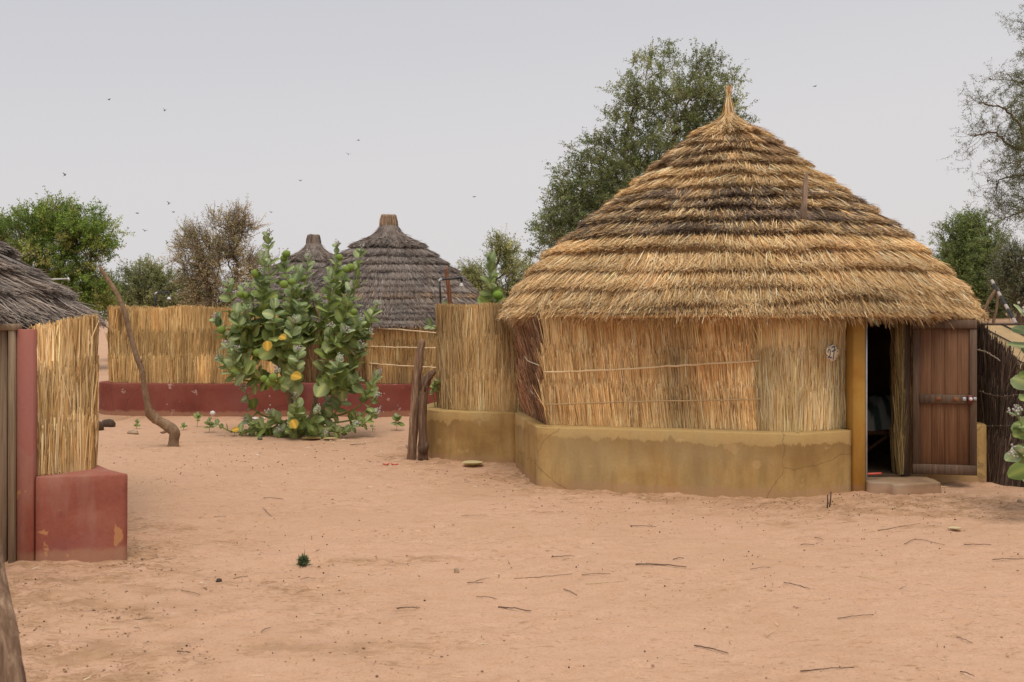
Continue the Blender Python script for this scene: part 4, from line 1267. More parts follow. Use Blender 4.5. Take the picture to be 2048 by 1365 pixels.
YB = 14.0
def B_(px, py, dy=0.0):
    return P(px, py, YB + dy)
base = on(*P(598, 870, YB)[:2])
stems = [([B_(598, 872), B_(590, 840), B_(580, 790), B_(566, 745), B_(548, 715, -.1)], .075, .035),
         ([B_(604, 872, .1), B_(622, 838, .15), B_(631, 800, .2), B_(638, 730, .25), B_(641, 650, .3), B_(626, 602, .3)], .055, .016)]
tips = []
def tip(att, end, dy=0.0, lf=.17, pairs=11, bare=.2, bow=0.0, ady=0.0):
    a = B_(*att, ady); e_ = B_(*end, dy)
    L_ = np.linalg.norm(e_ - a)
    mid = (a + e_) / 2 + np.array([(e_[0] - a[0]) * .22, (e_[1] - a[1]) * .25, -L_ * .10]) + np.array([0, 0, bow])
    tips.append(([a, mid, e_], lf * rng.uniform(.9, 1.1), pairs, bare))
lt = (552, 722); md = (575, 770); rt = (640, 690); rl = (634, 770); bs = (598, 850)
for a_, e_, dy, lf, pr_, bare in [
    (lt, (536, 468), .1, .165, 13, .30), (lt, (527, 512), -.25, .16, 11, .3), (lt, (572, 510), .2, .16, 11, .3), (lt, (617, 512), .3, .155, 11, .35),
    (lt, (521, 545), -.35, .17, 10, .25), (lt, (585, 560), -.3, .17, 11, .25), (lt, (455, 567), -.1, .165, 10, .3), (lt, (487, 575), .25, .17, 10, .25),
    (lt, (432, 636), 0, .15, 8, .35), (lt, (470, 620), -.35, .17, 9, .2), (md, (440, 716), -.1, .15, 10, .3), (md, (475, 700), -.4, .16, 8, .2),
    (lt, (548, 610), -.6, .18, 9, .15), (lt, (588, 640), -.65, .18, 9, .2), (md, (597, 698), -.7, .17, 8, .2), (md, (553, 742), -.75, .12, 6, .3),
    (rt, (674, 490), .2, .15, 13, .25), (rt, (722, 497), .35, .16, 13, .25), (rt, (661, 548), -.1, .165, 10, .2), (rt, (702, 575), -.15, .17, 10, .2),
    (rt, (690, 540), .5, .17, 10, .2), (rt, (755, 608), .1, .155, 10, .3), (rt, (720, 640), -.2, .17, 9, .2), (rt, (640, 600), .4, .17, 8, .2),
    (rl, (722, 693), -.2, .15, 11, .25), (rl, (718, 757), -.3, .15, 11, .25), (rl, (680, 720), -.5, .17, 8, .2), (rl, (660, 655), -.3, .17, 8, .2),
    (bs, (756, 748), .1, .12, 7, .65), (bs, (753, 792), -.1, .14, 7, .55), (bs, (755, 823), -.2, .12, 6, .6), (bs, (592, 796), -.7, .15, 8, .15),
    (bs, (634, 822), -.6, .15, 6, .2), (bs, (660, 800), .2, .16, 7, .3), (bs, (690, 790), .0, .17, 6, .3),
    (bs, (430, 846), -.1, .105, 9, .35), (bs, (487, 778), .1, .13, 5, .55), (bs, (495, 842), -.2, .14, 5, .5), (bs, (540, 826), -.3, .14, 5, .4),
    (bs, (582, 852), -.6, .13, 5, .3), (bs, (646, 866), -.45, .14, 5, .2), (bs, (712, 850), -.3, .11, 8, .35), (bs, (560, 858), -.4, .12, 4, .3)]:
    tip(a_, e_, dy, lf, pr_, bare)
for a_, e_, dy, lf, pr_, bare in [(lt, (622, 580), .3, .17, 10, .25), (rt, (612, 645), -.15, .17, 8, .2), (lt, (600, 605), -.35, .17, 9, .25), (rt, (692, 662), -.4, .17, 8, .2), (lt, (468, 660), .1, .17, 8, .25), (md, (455, 690), -.5, .17, 8, .25), (rt, (738, 665), 0, .16, 9, .3), ]:
    tip(a_, e_, dy, lf, pr_, bare)
for _ in range(7):
    lft = rng.random() < .55
    ex = rng.uniform(470, 610) if lft else rng.uniform(640, 735)
    tip(lt if lft else rt, (ex, rng.uniform(530, 700)), rng.uniform(-.5, .55), .17, 8, .3)
FR = (.25, .35, .075)
fr = [((573, 508), .1), ((568, 517), .15), ((511, 547), -.35), ((583, 564), -.4), ((568, 569), -.45), ((490, 591), -.2), ((480, 589), -.25), ((443, 660), -.1),
      ((692, 539), 0), ((701, 535), .05), ((679, 515), .1), ((708, 624), -.2), ((546, 755), -.85), ((541, 765), -.8), ((528, 758), -.7), ((605, 556), .1), ((515, 706), -.4)]
yl = [((535, 682), (.1, -.5, -.8), .20), ((560, 672), (.6, -.6, -.2), .17), ((583, 750), (.85, -.5, -.15), .22),
      ((584, 840), (.5, -.6, -.75), .19), ((478, 858), (-.8, -.5, -.1), .13)]
milkweed('milkweed_bush', 'tall leafy milkweed bush with green fruits and yellow leaves in mid yard', base, YB, stems, tips, .17, 10,
         [(B_(*q, dy), .058 * random.uniform(.8, 1.1), FR) for q, dy in fr], [(B_(*q, -.75), d_, s_) for q, d_, s_ in yl], seed=3)

# plant inside the yard enclosure
YB = 12.7
tips = []
tips.append(([B_(990, 800), B_(988, 690), B_(982, 600), B_(982, 512)], .155, 13, .45))
tips.append(([B_(990, 800), B_(940, 720, -.3), B_(885, 665, -.5), B_(858, 650, -.6)], .11, 5, .72))
tips.append(([B_(995, 790), B_(1000, 700, .2), B_(998, 640, .2), B_(1000, 600, .2)], .13, 7, .4))
tips.append(([B_(990, 800), B_(930, 720), B_(895, 640), B_(893, 606)], .09, 4, .8))
milkweed('milkweed_bush', 'upright milkweed with one large fruit showing above the yard screen', on(*B_(990, 830)[:2]), YB,
         [([B_(990, 900), B_(990, 850), B_(990, 800)], .03, .02)], tips, .15, 10, [(B_(996, 591, -.12), .058, (.24, .40, .06)), (B_(992, 553, -.1), .02, FR)], seed=5, rb=.014)
YB = 11.95
tips = [([B_(872, 826), B_(868, 800, -.05), B_(864, 785, -.1), B_(868, 768, -.1)], .085, 3, .6), ([B_(864, 785, -.1), B_(872, 772, -.12), B_(876, 760, -.12)], .075, 3, .3)]
milkweed('milkweed_sprig', 'dark stemmed green sprig growing from the gap behind the old posts', B_(872, 826), YB, [], tips, .08, 3, flower_tips=False, rb=.008)
bpy.data.objects['milkweed_sprig']['category'] = 'plant'

# plant at the right edge
YB = 8.3
B0_ = B_
B_ = lambda px, py, dy=0.0: B0_(px + 14, py, dy)
tips = []
tips.append(([B_(2085, 1015), B_(2075, 880), B_(2062, 760), B_(2040, 628)], .20, 11, .22))
tips.append(([B_(2085, 1015), B_(2070, 940), B_(2045, 880, -.1), B_(2018, 826, -.15)], .145, 6, .45))
tips.append(([B_(2090, 1015), B_(2110, 860), B_(2115, 740), B_(2105, 640)], .19, 10, .25))
tips.append(([B_(2085, 1015), B_(2070, 960, -.3), B_(2045, 925, -.4), B_(2020, 905, -.5)], .15, 5, .4))
milkweed('milkweed_bush', 'broad leaved milkweed at the right edge in front of the dark screen', on(*B_(2085, 1025)[:2]), YB,
         [([on(*B_(2085, 1025)[:2], -.05), B_(2086, 980), B_(2080, 930)], .03, .02)], tips, .17, 8, seed=9, rb=.014)

# seedlings in the sand
def seedling(px, py, h, label, leaf=.05, n=4):
    b = Gz(px, py)
    t_ = thing('seedling', label, 'plant', b, 'seedlings in the sand')
    ml, ms = MB(), MB()
    leafy_branch(ml, ms, [b + (0, 0, -.01), b + (.01, 0, h * .5), b + (.015, -.01, h)], leaf, n, .35, .004)
    build(ms, 'stem', M['leaf'], t_, True); build(ml, 'foliage', M['leaf'], t_, True)
seedling(418, 865, .20, 'small seedling with a spray of leaves left of the large bush', .07, 5)
seedling(394, 853, .19, 'thin upright seedling with leaves only at its tip before the red wall', .075, 3)
seedling(273, 858, .10, 'tiny clump of green leaves behind the flat stone', .06, 4)
seedling(366, 860, .09, 'tiny dark seedling just right of the crooked branch', .05, 4)
seedling(793, 858, .22, 'round bushy seedling between the large bush and the old posts', .075, 6)
seedling(744, 862, .09, 'smallest seedling right of the large bush, two pairs of leaves', .05, 2)

# ------------------------------------------------------------------ trees
def tree(name, label, Y, blobs, base_px, trunk_r, cols, nclump, leaf, twl, twigs=5, lpt=12, group='trees beyond the huts', barkmat='bark', droop=.0, up=.35, zb=None, out_w=.8, seed=0, thin=1.0, trunk_top=None):
    r_ = np.random.default_rng(100 + seed)
    nclump = int(nclump * 1.6); leaf = leaf * 1.08; lpt = int(lpt * 1.8)
    k = Y / FPX
    bx = (base_px - 1024) * k
    bz = float(gz(bx, Y)) if zb is None else zb
    root = thing(name, label, 'tree', (bx, Y, bz), group)
    C = np.array([P(b[0], b[1], Y) for b in blobs])
    R = np.array([(b[2] * k, (b[2] + b[3]) * .5 * k, b[3] * k) for b in blobs])
    for i, b in enumerate(blobs):
        if len(b) > 4: C[i, 1] += b[4]
    wt = (R[:, 0] * R[:, 2]); wt = wt / wt.sum()
    bi = r_.choice(len(blobs), nclump, p=wt)
    dv = nrm(r_.normal(0, 1, (nclump, 3)))
    rr = r_.random(nclump) ** .42
    pts = C[bi] + dv * R[bi] * rr[:, None] * (1 + .12 * r_.normal(0, 1, (nclump, 1)))
    cen = (C * wt[:, None]).sum(0)
    # skeleton
    tt = trunk_top if trunk_top is not None else np.array([cen[0] * .5 + bx * .5, Y, bz + (cen[2] - bz) * .55])
    nodes = [np.array([bx, Y, bz - .1])]; par = [-1]; dist = [0.0]
    for i in range(1, 6):
        q = np.array([bx, Y, bz]) + (tt - np.array([bx, Y, bz])) * i / 5 + r_.normal(0, .03, 3) * (Y / 25)
        nodes.append(q); par.append(len(nodes) - 2); dist.append(dist[-1] + .3)
    order = np.argsort(np.linalg.norm(pts - tt, axis=1))
    arr = np.zeros((6 + nclump * 2, 3)); arr[:6] = nodes; da_ = np.zeros(6 + nclump * 2); da_[:6] = dist
    n = 6; start = 2
    clump_node = {}
    for j in order:
        q = pts[j]
        dd = np.linalg.norm(arr[start:n] - q, axis=1)
        c = dd + .35 * da_[start:n]
        i = int(np.argmin(c)) + start
        mid = (arr[i] + q) / 2 + r_.normal(0, .12, 3) * dd[i - start] + np.array([0, 0, .08 * dd[i - start]])
        arr[n] = mid; par.append(i); da_[n] = da_[i] + dd[i - start] * .5; n += 1
        arr[n] = q; par.append(n - 1); da_[n] = da_[i] + dd[i - start]; clump_node[j] = n; n += 1
    cnt = np.zeros(n); cnt[6:] = .5
    for i in range(n - 1, 0, -1): cnt[par[i]] += cnt[i]
    rad = trunk_r * np.power(np.maximum(cnt, .5) / cnt[0], .60)
    rad = np.maximum(rad, .0028 * Y / 20)
    mt = MB()
    a = np.array([arr[par[i]] for i in range(1, n)]); b = arr[1:n]
    ra = np.array([min(rad[par[i]], rad[i] * 1.5) for i in range(1, n)]); rb = rad[1:n]
    d_ = nrm(b - a); u = nrm(np.cross(d_, [.31, .2, .93])); v = np.cross(d_, u)
    sg = 5; an = np.linspace(0, 2 * math.pi, sg, endpoint=False)
    ringA = a[:, None] + ra[:, None, None] * (np.cos(an)[None, :, None] * u[:, None] + np.sin(an)[None, :, None] * v[:, None])
    ringB = b[:, None] + d_[:, None] * (rb * .3)[:, None, None] + rb[:, None, None] * (np.cos(an)[None, :, None] * u[:, None] + np.sin(an)[None, :, None] * v[:, None])
    V = np.concatenate([ringA, ringB], 1)
    kk = np.arange(len(a))[:, None, None] * (2 * sg)
    ff = np.array([[q, (q + 1) % sg, sg + (q + 1) % sg, sg + q] for q in range(sg)])
    mt.add(V.reshape(-1, 3), (kk + ff[None]).reshape(-1, 4), (1, 1, 1))
    build(mt, 'trunk', M[barkmat], root, True)
    # twigs and leaves
    NT = nclump * twigs
    ci = np.repeat(np.arange(nclump), twigs)
    outd = nrm((pts - cen) / R[bi].mean(1, keepdims=True))
    td = nrm(outd[ci] * out_w + r_.normal(0, .75, (NT, 3)) + np.array([0, 0, up]))
    tl = twl * r_.uniform(.4, 1.15, NT)
    ta = pts[ci] + r_.normal(0, .25, (NT, 3)) * twl * .5
    tb = ta + td * tl[:, None] + np.array([0, 0, -droop]) * tl[:, None]
    ml = MB()
    clc = np.array(cols[0])
    cw = np.array(cols[1], float); cw /= cw.sum()
    cc = clc[r_.choice(len(clc), nclump, p=cw)] * np.exp(r_.normal(0, .18, (nclump, 1)))
    global rng
    strips(ml, ta, tb, .006 * Y / 20 * thin, nrm(r_.normal(0, 1, (NT, 3))), np.tile(cols[2], (NT, 1)), .05)
    NLf = NT * lpt
    li = np.repeat(np.arange(NT), lpt)
    f = r_.uniform(.1, 1.05, NLf)
    q = ta[li] + (tb - ta)[li] * f[:, None] + r_.normal(0, leaf * .5, (NLf, 3))
    ld = nrm(td[li] * .6 + r_.normal(0, .8, (NLf, 3)))
    ls = nrm(np.cross(ld, r_.normal(0, 1, (NLf, 3))))
    sz = leaf * r_.uniform(.55, 1.3, NLf)[:, None]
    V = np.stack([q, q + ld * sz * .5 + ls * sz * .30, q + ld * sz, q + ld * sz * .5 - ls * sz * .30], 1)
    c = 2.35 * cc[ci[li]] * np.exp(r_.normal(0, .2, (NLf, 1)))
    ml.add(V.reshape(-1, 3), np.arange(NLf * 4).reshape(-1, 4), np.repeat(c, 4, 0))
    build(ml, 'crown', M['tree_leaf'], root)
    return root

TG = 'trees beyond the huts'
tree('thorn_tree', 'big dark green tree rising behind the large thatched roof', 22.0,
     [(1250, 350, 90, 90), (1180, 400, 80, 80), (1440, 300, 50, 60), (1395, 340, 90, 90), (1310, 460, 110, 80), (1340, 190, 105, 100), (1425, 160, 60, 75), (1370, 290, 110, 100), (1260, 250, 60, 70), (1290, 370, 100, 90), (1200, 330, 60, 65), (1150, 430, 80, 75), (1230, 460, 110, 90), (1105, 500, 50, 50), (1350, 420, 130, 110), (1140, 390, 45, 45), (1120, 455, 60, 70), (1450, 230, 40, 60)],
     1290, .20, ([(.105, .122, .050), (.085, .102, .042), (.135, .148, .068), (.15, .155, .08)], [4, 4, 2, 1], (.12, .10, .07)) , 860, .036, .34, 6, 15, seed=1, droop=.1)
tree('bushy_tree', 'bright green feathery tree at the left edge above the near grey roof', 30.0,
     [(60, 470, 75, 55), (150, 470, 75, 50), (20, 520, 80, 75), (110, 540, 90, 70), (190, 480, 45, 45), (160, 580, 60, 55), (60, 600, 110, 60), (100, 440, 50, 35), (-60, 500, 90, 90), (180, 610, 45, 35)],
     90, .26, ([(.095, .14, .030), (.075, .115, .026), (.135, .17, .04), (.14, .135, .045)], [4, 3, 2, 2], (.09, .09, .03)), 520, .05, .50, 7, 16, seed=2, up=.5)
tree('bushy_tree', 'low round green tree between the bright tree and the brown tree', 36.0,
     [(295, 560, 48, 35), (260, 590, 50, 35), (330, 580, 45, 40), (215, 590, 30, 35), (370, 600, 40, 40), (290, 610, 90, 40)],
     290, .2, ([(.14, .155, .07), (.115, .13, .06), (.17, .17, .085)], [3, 3, 2], (.10, .08, .05)), 260, .055, .45, 6, 12, seed=3)
tree('dry_tree', 'half bare brownish tree behind the straw fence left of the large bush', 33.0,
     [(450, 480, 50, 50), (480, 450, 35, 28), (410, 510, 55, 50), (400, 560, 45, 45), (470, 560, 70, 70), (385, 490, 28, 28), (440, 600, 70, 40), (520, 560, 30, 60)],
     440, .22, ([(.20, .165, .10), (.24, .20, .12), (.18, .17, .085), (.15, .12, .08)], [3, 3, 2, 2], (.12, .09, .065)), 300, .042, .55, 8, 9, seed=4, thin=1.3)
tree('small_tree', 'small olive tree between the grey hut roof and the large hut', 32.0,
     [(1010, 520, 35, 30), (960, 560, 40, 30), (1030, 560, 40, 40), (985, 595, 55, 35), (1000, 500, 22, 22), (945, 545, 22, 20)],
     995, .17, ([(.165, .175, .065), (.13, .145, .06), (.19, .185, .085)], [3, 3, 2], (.10, .08, .05)), 190, .045, .42, 6, 11, seed=5)
tree('bushy_tree', 'rounded green tree on the sand rise right of the large hut', 44.0,
     [(1945, 490, 55, 48), (1920, 530, 50, 55), (1965, 540, 55, 60), (1935, 590, 60, 50), (1990, 590, 45, 45), (1930, 455, 35, 22), (1980, 620, 40, 20)],
     1995, .28, ([(.10, .128, .042), (.085, .11, .04), (.125, .15, .05)], [4, 3, 2], (.08, .07, .04)), 420, .06, .6, 7, 13, seed=6)
tree('small_tree', 'sparse grey green tree at the right edge beside the rounded tree', 40.0,
     [(2020, 520, 30, 30), (2035, 570, 40, 50), (2060, 530, 40, 45), (2010, 560, 25, 30), (2070, 600, 50, 40)],
     2040, .2, ([(.105, .115, .065), (.09, .10, .055)], [3, 2], (.07, .06, .045)), 190, .05, .6, 7, 8, seed=7, thin=1.4)

def thorny(label, Y, limbs, base, seed=0):
    r_ = np.random.default_rng(seed)
    root = thing('thorn_tree', label, 'tree', base, TG)
    mt, ml = MB(), MB()
    A, B, Wd = [], [], []
    lv = []
    def grow(p, d_, L, w_, depth):
        n = max(3, int(L / .07))
        q = p.copy()
        for i in range(n):
            d2 = nrm(d_ + r_.normal(0, .22, 3) + np.array([0, 0, -.01]))
            q2 = q + d2 * L / n
            A.append(q); B.append(q2); Wd.append(w_ * (1 - .6 * i / n))
            # thorns and tiny leaves
            for _ in range(2):
                th_ = nrm(r_.normal(0, 1, 3) + d2 * .3)
                A.append(q2); B.append(q2 + th_ * r_.uniform(.02, .05)); Wd.append(.0030)
            if r_.random() < .35 + .6 * (q2[0] > (2005 - 1024) / FPX * Y):
                lv.append((q2, depth))
            if depth < 3 and r_.random() < (.42 if depth == 1 else .30):
                cd = nrm(d2 * .55 + nrm(r_.normal(0, 1, 3)) * .9)
                grow(q2, cd, L * r_.uniform(.3, .6), max(w_ * .55, .0035), depth + 1)
            q = q2; d_ = d2
    for path, r0 in limbs:
        p = catmull(path, 6)
        p = p + r_.normal(0, .012, p.shape)
        tube(mt, p, np.linspace(r0, r0 * .35, len(p)), 6, rough=.1)
        for i in range(2, len(p)):
            for _ in range(2):
                t_ = nrm(p[i] - p[i - 1])
                cd = nrm(t_ * .5 + nrm(r_.normal(0, 1, 3)) * .9)
                grow(p[i], cd, r_.uniform(.15, .55), .0055, 1)
        grow(p[-1], nrm(p[-1] - p[-2]), .3, .005, 1)
    build(mt, 'trunk', M['bark'], root, True)
    A = np.array(A); B = np.array(B); Wd = np.array(Wd)
    nn_ = nrm(r_.normal(0, 1, A.shape))
    strips(ml, A, B, Wd * 1.0, nn_, np.tile((.17, .15, .11), (len(A), 1)), .02, tipw=.6)
    strips(ml, A, B, Wd * 1.0, np.cross(nrm(B - A), nn_), np.tile((.14, .12, .09), (len(A), 1)), .0, tipw=.6)
    q = np.repeat(np.array([l_[0] for l_ in lv]), 9, 0)
    q = q + r_.normal(0, .022, q.shape)
    n = len(q)
    ld = nrm(r_.normal(0, 1, (n, 3))); ls = nrm(np.cross(ld, r_.normal(0, 1, (n, 3)))); sz = r_.uniform(.010, .022, (n, 1))
    V = np.stack([q, q + ld * sz * .5 + ls * sz * .3, q + ld * sz, q + ld * sz * .5 - ls * sz * .3], 1)
    c = np.array([(.19, .23, .09), (.23, .26, .11), (.16, .19, .075)])[r_.integers(0, 3, n)]
    ml.add(V.reshape(-1, 3), np.arange(n * 4).reshape(-1, 4), np.repeat(c, 4, 0))
    build(ml, 'crown', M['tree_leaf'], root)

YT = 14.0
T_ = lambda x, y, dy=0: P(x + 22, y, YT + dy)
gb = on((2330 - 1024) / FPX * YT, YT)
thorny('nearly bare thorny tree reaching in from the right edge of the sky', YT, [
    ([gb - (0, 0, .1), T_(2320, 640), T_(2270, 450), T_(2200, 360)], .11),
    ([T_(2200, 360), T_(2110, 315), T_(2036, 303), T_(2000, 292), T_(1960, 265, .1), T_(1925, 275, .1)], .030),
    ([T_(2200, 360), T_(2290, 260, .3), T_(2360, 170, .5), T_(2400, 90, .6)], .035),
    ([T_(2270, 450), T_(2360, 380, -.3), T_(2440, 330, -.5), T_(2500, 260, -.6)], .03),
    ([T_(2060, 320), T_(2030, 285, -.2), T_(2015, 250, -.2), T_(1980, 215, -.2), T_(1935, 206, -.2)], .024),
    ([T_(2200, 360), T_(2110, 240, .3), T_(2070, 150, .3), T_(2050, 70, .3), T_(2030, 45, .3)], .035),
    ([T_(2110, 240, .3), T_(2060, 180, .3), T_(2020, 165, .3), T_(2000, 160, .3)], .02),
    ([T_(2120, 320), T_(2060, 360, .2), T_(2020, 350, .2), T_(1980, 360, .2), T_(1968, 385, .2)], .020),
    ([T_(2200, 360), T_(2100, 400, -.2), T_(2045, 420, -.2), T_(2000, 432, -.2), T_(1980, 440, -.2)], .018),
    ([T_(2090, 310), T_(2050, 270, .5), T_(2040, 230, .5), T_(2030, 190, .5)], .016),
    ([T_(2110, 240, .6), T_(2085, 190, .6), T_(2060, 120, .6), T_(2052, 90, .6)], .014),
    ([T_(2120, 330, .5), T_(2085, 300, .5), T_(2060, 260, .5), T_(2050, 210, .5)], .014),
    ([T_(2120, 370, .4), T_(2080, 370, .4), T_(2050, 390, .4), T_(2025, 400, .4)], .013),
    ([T_(2100, 300, -.4), T_(2060, 330, -.4), T_(2020, 330, -.4), T_(1995, 325, -.4)], .013),
], gb, 5)

# ------------------------------------------------------------------ birds
def bird_mesh(flap, seed):
    mb = MB()
    tube(mb, [(-.075, 0, 0), (-.05, 0, .003), (-.015, 0, 0), (.02, 0, .002), (.04, 0, .008), (.055, 0, .006), (.068, 0, .003)], [.004, .010, .020, .021, .016, .012, .002], 8)
    for sg in (1, -1):
        z1, z2 = .09 * math.sin(flap), .15 * math.sin(flap * .8)
        y1, y2 = .09 * math.cos(flap), .15 * math.cos(flap * .8)
        V = [(.028, sg * .012, .006), (-.028, sg * .012, .004), (.034, sg * y1, z1), (-.022, sg * y1, z1), (.004, sg * y2, z2), (-.02, sg * y2, z2)]
        V = np.array(V + [(a, b, c - .004) for a, b, c in V])
        mb.add(V, [[0, 1, 3, 2], [2, 3, 5, 4], [6, 8, 9, 7], [8, 10, 11, 9], [0, 2, 8, 6], [2, 4, 10, 8], [1, 7, 9, 3], [3, 9, 11, 5], [4, 5, 11, 10]])
    V = np.array([(-.06, .008, 0), (-.06, -.008, 0), (-.12, -.022, -.002), (-.12, .022, -.002)]); V = np.vstack([V, V - (0, 0, .003)])
    mb.add(V, [[0, 1, 2, 3], [7, 6, 5, 4], [0, 3, 7, 4], [1, 5, 6, 2], [2, 6, 7, 3]])
    return mb
BIRDS = [
    (218, 200, 26, .2, 0, 'tiny dark bird highest in the left part of the sky'),
    (329, 222, 26, -.5, 1, 'tiny bird high in the left sky, alone just right of the highest one'),
    (717, 281, 26, .1, 2, 'dark bird in level flight above the grey hut roof, upper of two'),
    (697, 309, 26, .6, 0, 'dark bird above the grey hut roof, lower of two'),
    (130, 351, 22, .9, 1, 'bird with raised wings over the bright green tree at left'),
    (601, 362, 26, .3, 0, 'tiny bird in open sky above the farthest grey hut'),
    (949, 394, 24, .5, 2, 'lone dark bird in the sky above the small olive tree'),
    (124, 409, 24, .2, 2, 'small bird skimming the top of the bright green tree'),
    (158, 417, 17, .1, 2, 'largest bird with outstretched wings at the crown of the bright green tree'),
    (201, 405, 22, -.1, 2, 'bird gliding just right of the crown of the bright green tree'),
    (275, 427, 22, .0, 2, 'gliding bird with spread wings between the bright tree and the brown tree'),
    (338, 408, 24, 1.0, 1, 'bird with upright wings left above the brown tree, upper of a close pair'),
    (347, 425, 28, .2, 0, 'very small bird left above the brown tree, lower of a close pair'),
    (436, 414, 28, .1, 2, 'tiny bird just above the left shoulder of the brown tree'),
    (543, 425, 28, .4, 0, 'tiny bird above the tip of the large leafy bush'),
    (290, 462, 24, .7, 0, 'dark bird above the low round green tree, upper of two'),
    (335, 486, 24, 1.1, 1, 'bird with folded wings above the low round green tree, lower of two'),
    (1630, 173, 22, .1, 2, 'dark bird in open sky right of the large hut finial'),
    (1981, 159, 20, -.5, 2, 'bird swooping beside the upper twigs of the thorny tree'),
    (1975, 363, 14.2, 1.3, 1, 'small bird perched on a lower twig of the thorny tree'),
]
protos = {}
for px, py, Y, rot, kind, lab in BIRDS:
    loc = P(px, py, Y)
    if kind not in protos:
        o = build(bird_mesh((.5, 1.0, .12)[kind], kind), 'bird', M['bird'])
        protos[kind] = o
    else:
        o = protos[kind].copy(); COL.objects.link(o)
    o.location = loc
    o.rotation_euler = (rot * .3, -rot * .5, rot * 1.3 + (0 if kind != 0 else .7))
    sc_ = .5 if px != 1975 else .4
    o.scale = (sc_,) * 3
    tag(o, lab, 'bird', 'birds in the sky')

# ------------------------------------------------------------------ litter on the sand
def rock(name, label, cat, px, py, sx, sy, sz, mat, seed, tilt=0):
    mb = MB()
    c = Gz(px, py)
    a = np.linspace(0, 2 * math.pi, 14, endpoint=False); b = np.linspace(0, math.pi, 9)
    A, Bq = np.meshgrid(a, b)
    R = 1 + .28 * vn(A * 1.1 + seed, Bq * 1.4, seed) * np.sin(Bq) + .1 * vn(np.cos(A) * 3 + seed, np.sin(A) * 3 + Bq * 2, seed + 1)
    V = np.stack([sx * R * np.cos(A) * np.sin(Bq), sy * R * np.sin(A) * np.sin(Bq), sz * R * np.cos(Bq) + tilt * sx * np.cos(A) * np.sin(Bq)], -1).reshape(-1, 3) + c + (0, 0, sz * .55)
    mb.add(V, grid_faces(9, 14, True))
    o = build(mb, name, mat, None, False, c)
    tag(o, label, cat)
    return o
rock('flat_stone', 'flat pale stone on the sand left of the crooked branch', 'stone', 266, 868, .085, .06, .035, M['stone'], 3)
rock('tree_stump', 'low weathered tree stump beside the near hut straw wall', 'stump', 197, 861, .085, .08, .085, M['dark_wood'], 5)
rock('tree_stump', 'low weathered tree stump with a pale end, farther from the near hut', 'stump', 217, 853, .11, .08, .075, M['dark_wood'], 8)
rock('stone', 'small round grey stone on the sand at the right edge by the dark screen', 'stone', 2040, 1010, .028, .025, .026, M['stone'], 9)
rock('stone', 'small dull green round fruit lying before the blue tin', 'fruit', 520, 881, .035, .033, .032, plain_mat('dull_green', (.13, .15, .08), .7), 2)
rock('clod', 'small brown clod on the sand straight ahead of the ochre wall, lower left', 'clod', 913, 1142, .020, .018, .022, M['stone'], 12)
rock('dung_lump', 'small black lump on the sand left of the dark weed tuft', 'lump', 438, 1160, .020, .014, .012, M['dropping'], 15)
# crushed tin
mb = MB()
c = Gz(535, 870)
for i, x0 in enumerate((-.045, .045)):
    tube(mb, [c + (x0, .0, -.01), c + (x0, 0, .02), c + (x0 + .005, 0, .05), c + (x0, .01, .085)], [.043, .047, .042, .044], 12, rough=.1, seed=i)
o = build(mb, 'crushed_tin', M['blue_tin'], None, True, c)
tag(o, 'crumpled dark blue tin on the sand below the large bush', 'tin')
# white cup rim at the wall, white plastic
mb = MB()
c = P(425, 827, 16.3)
tube(mb, [c + (0, .06, 0), c + (0, .01, .0), c + (0, 0, 0), c + (0, .004, 0), c + (0, .05, 0)], [.030, .041, .042, .036, .026], 16)
o = build(mb, 'white_cup', M['white'], None, True, c)
tag(o, 'white cup lying on its side against the dark red base wall', 'cup')
mb = MB()
c = Gz(515, 838)
u, v = np.meshgrid(np.linspace(0, 1, 10), np.linspace(0, 1, 6))
V = np.stack([c[0] - .14 + u * .26, c[1] - .06 + v * .12, c[2] + .012 + .03 * np.abs(fbm(u * 5, v * 4, 9, 2))], -1)
mb.add(V.reshape(-1, 3), grid_faces(6, 10)); mb.add(V.reshape(-1, 3) - (0, 0, .004), grid_faces(6, 10)[:, ::-1])
o = build(mb, 'plastic_scrap', M['white'], None, True, c)
tag(o, 'crumpled white plastic scrap on the sand behind the large bush', 'litter')
# dry leaves
def dry_leaf(px, py, ang, sz, label, curl=.5, col=(.60, .44, .20)):
    c = Gz(px, py, .012)
    mb = MB()
    V = TV.copy(); V[:, 2] = curl * (np.abs(V[:, 0]) * .8) + curl * .5 * (V[:, 1] - .5) ** 2 * 1.6
    V[:, 1] -= .5
    ca, sa = math.cos(ang), math.sin(ang)
    W = np.stack([V[:, 0] * ca - V[:, 1] * sa, V[:, 0] * sa + V[:, 1] * ca, V[:, 2]], 1) * sz + c
    mb.add(W, TF, col); mb.add(W - (0, 0, .003), TF[:, ::-1], col)
    o = build(mb, 'dry_leaf', M['leaf'], None, True, c)
    tag(o, label, 'leaf', 'fallen dry leaves')
dry_leaf(946, 933, -1.2, .24, 'large curled pale dry leaf at the foot of the ochre yard wall', .45, (.66, .57, .32))
dry_leaf(622, 880, 1.5, .26, 'flat tan dry leaf beneath the large bush, left of two', .25)
dry_leaf(660, 880, -1.4, .18, 'flat tan dry leaf beneath the large bush, right of two', .25, (.66, .52, .27))
dry_leaf(1910, 1064, 1.6, .10, 'pale dry leaf on the open sand before the doorway', .3, (.66, .54, .33))
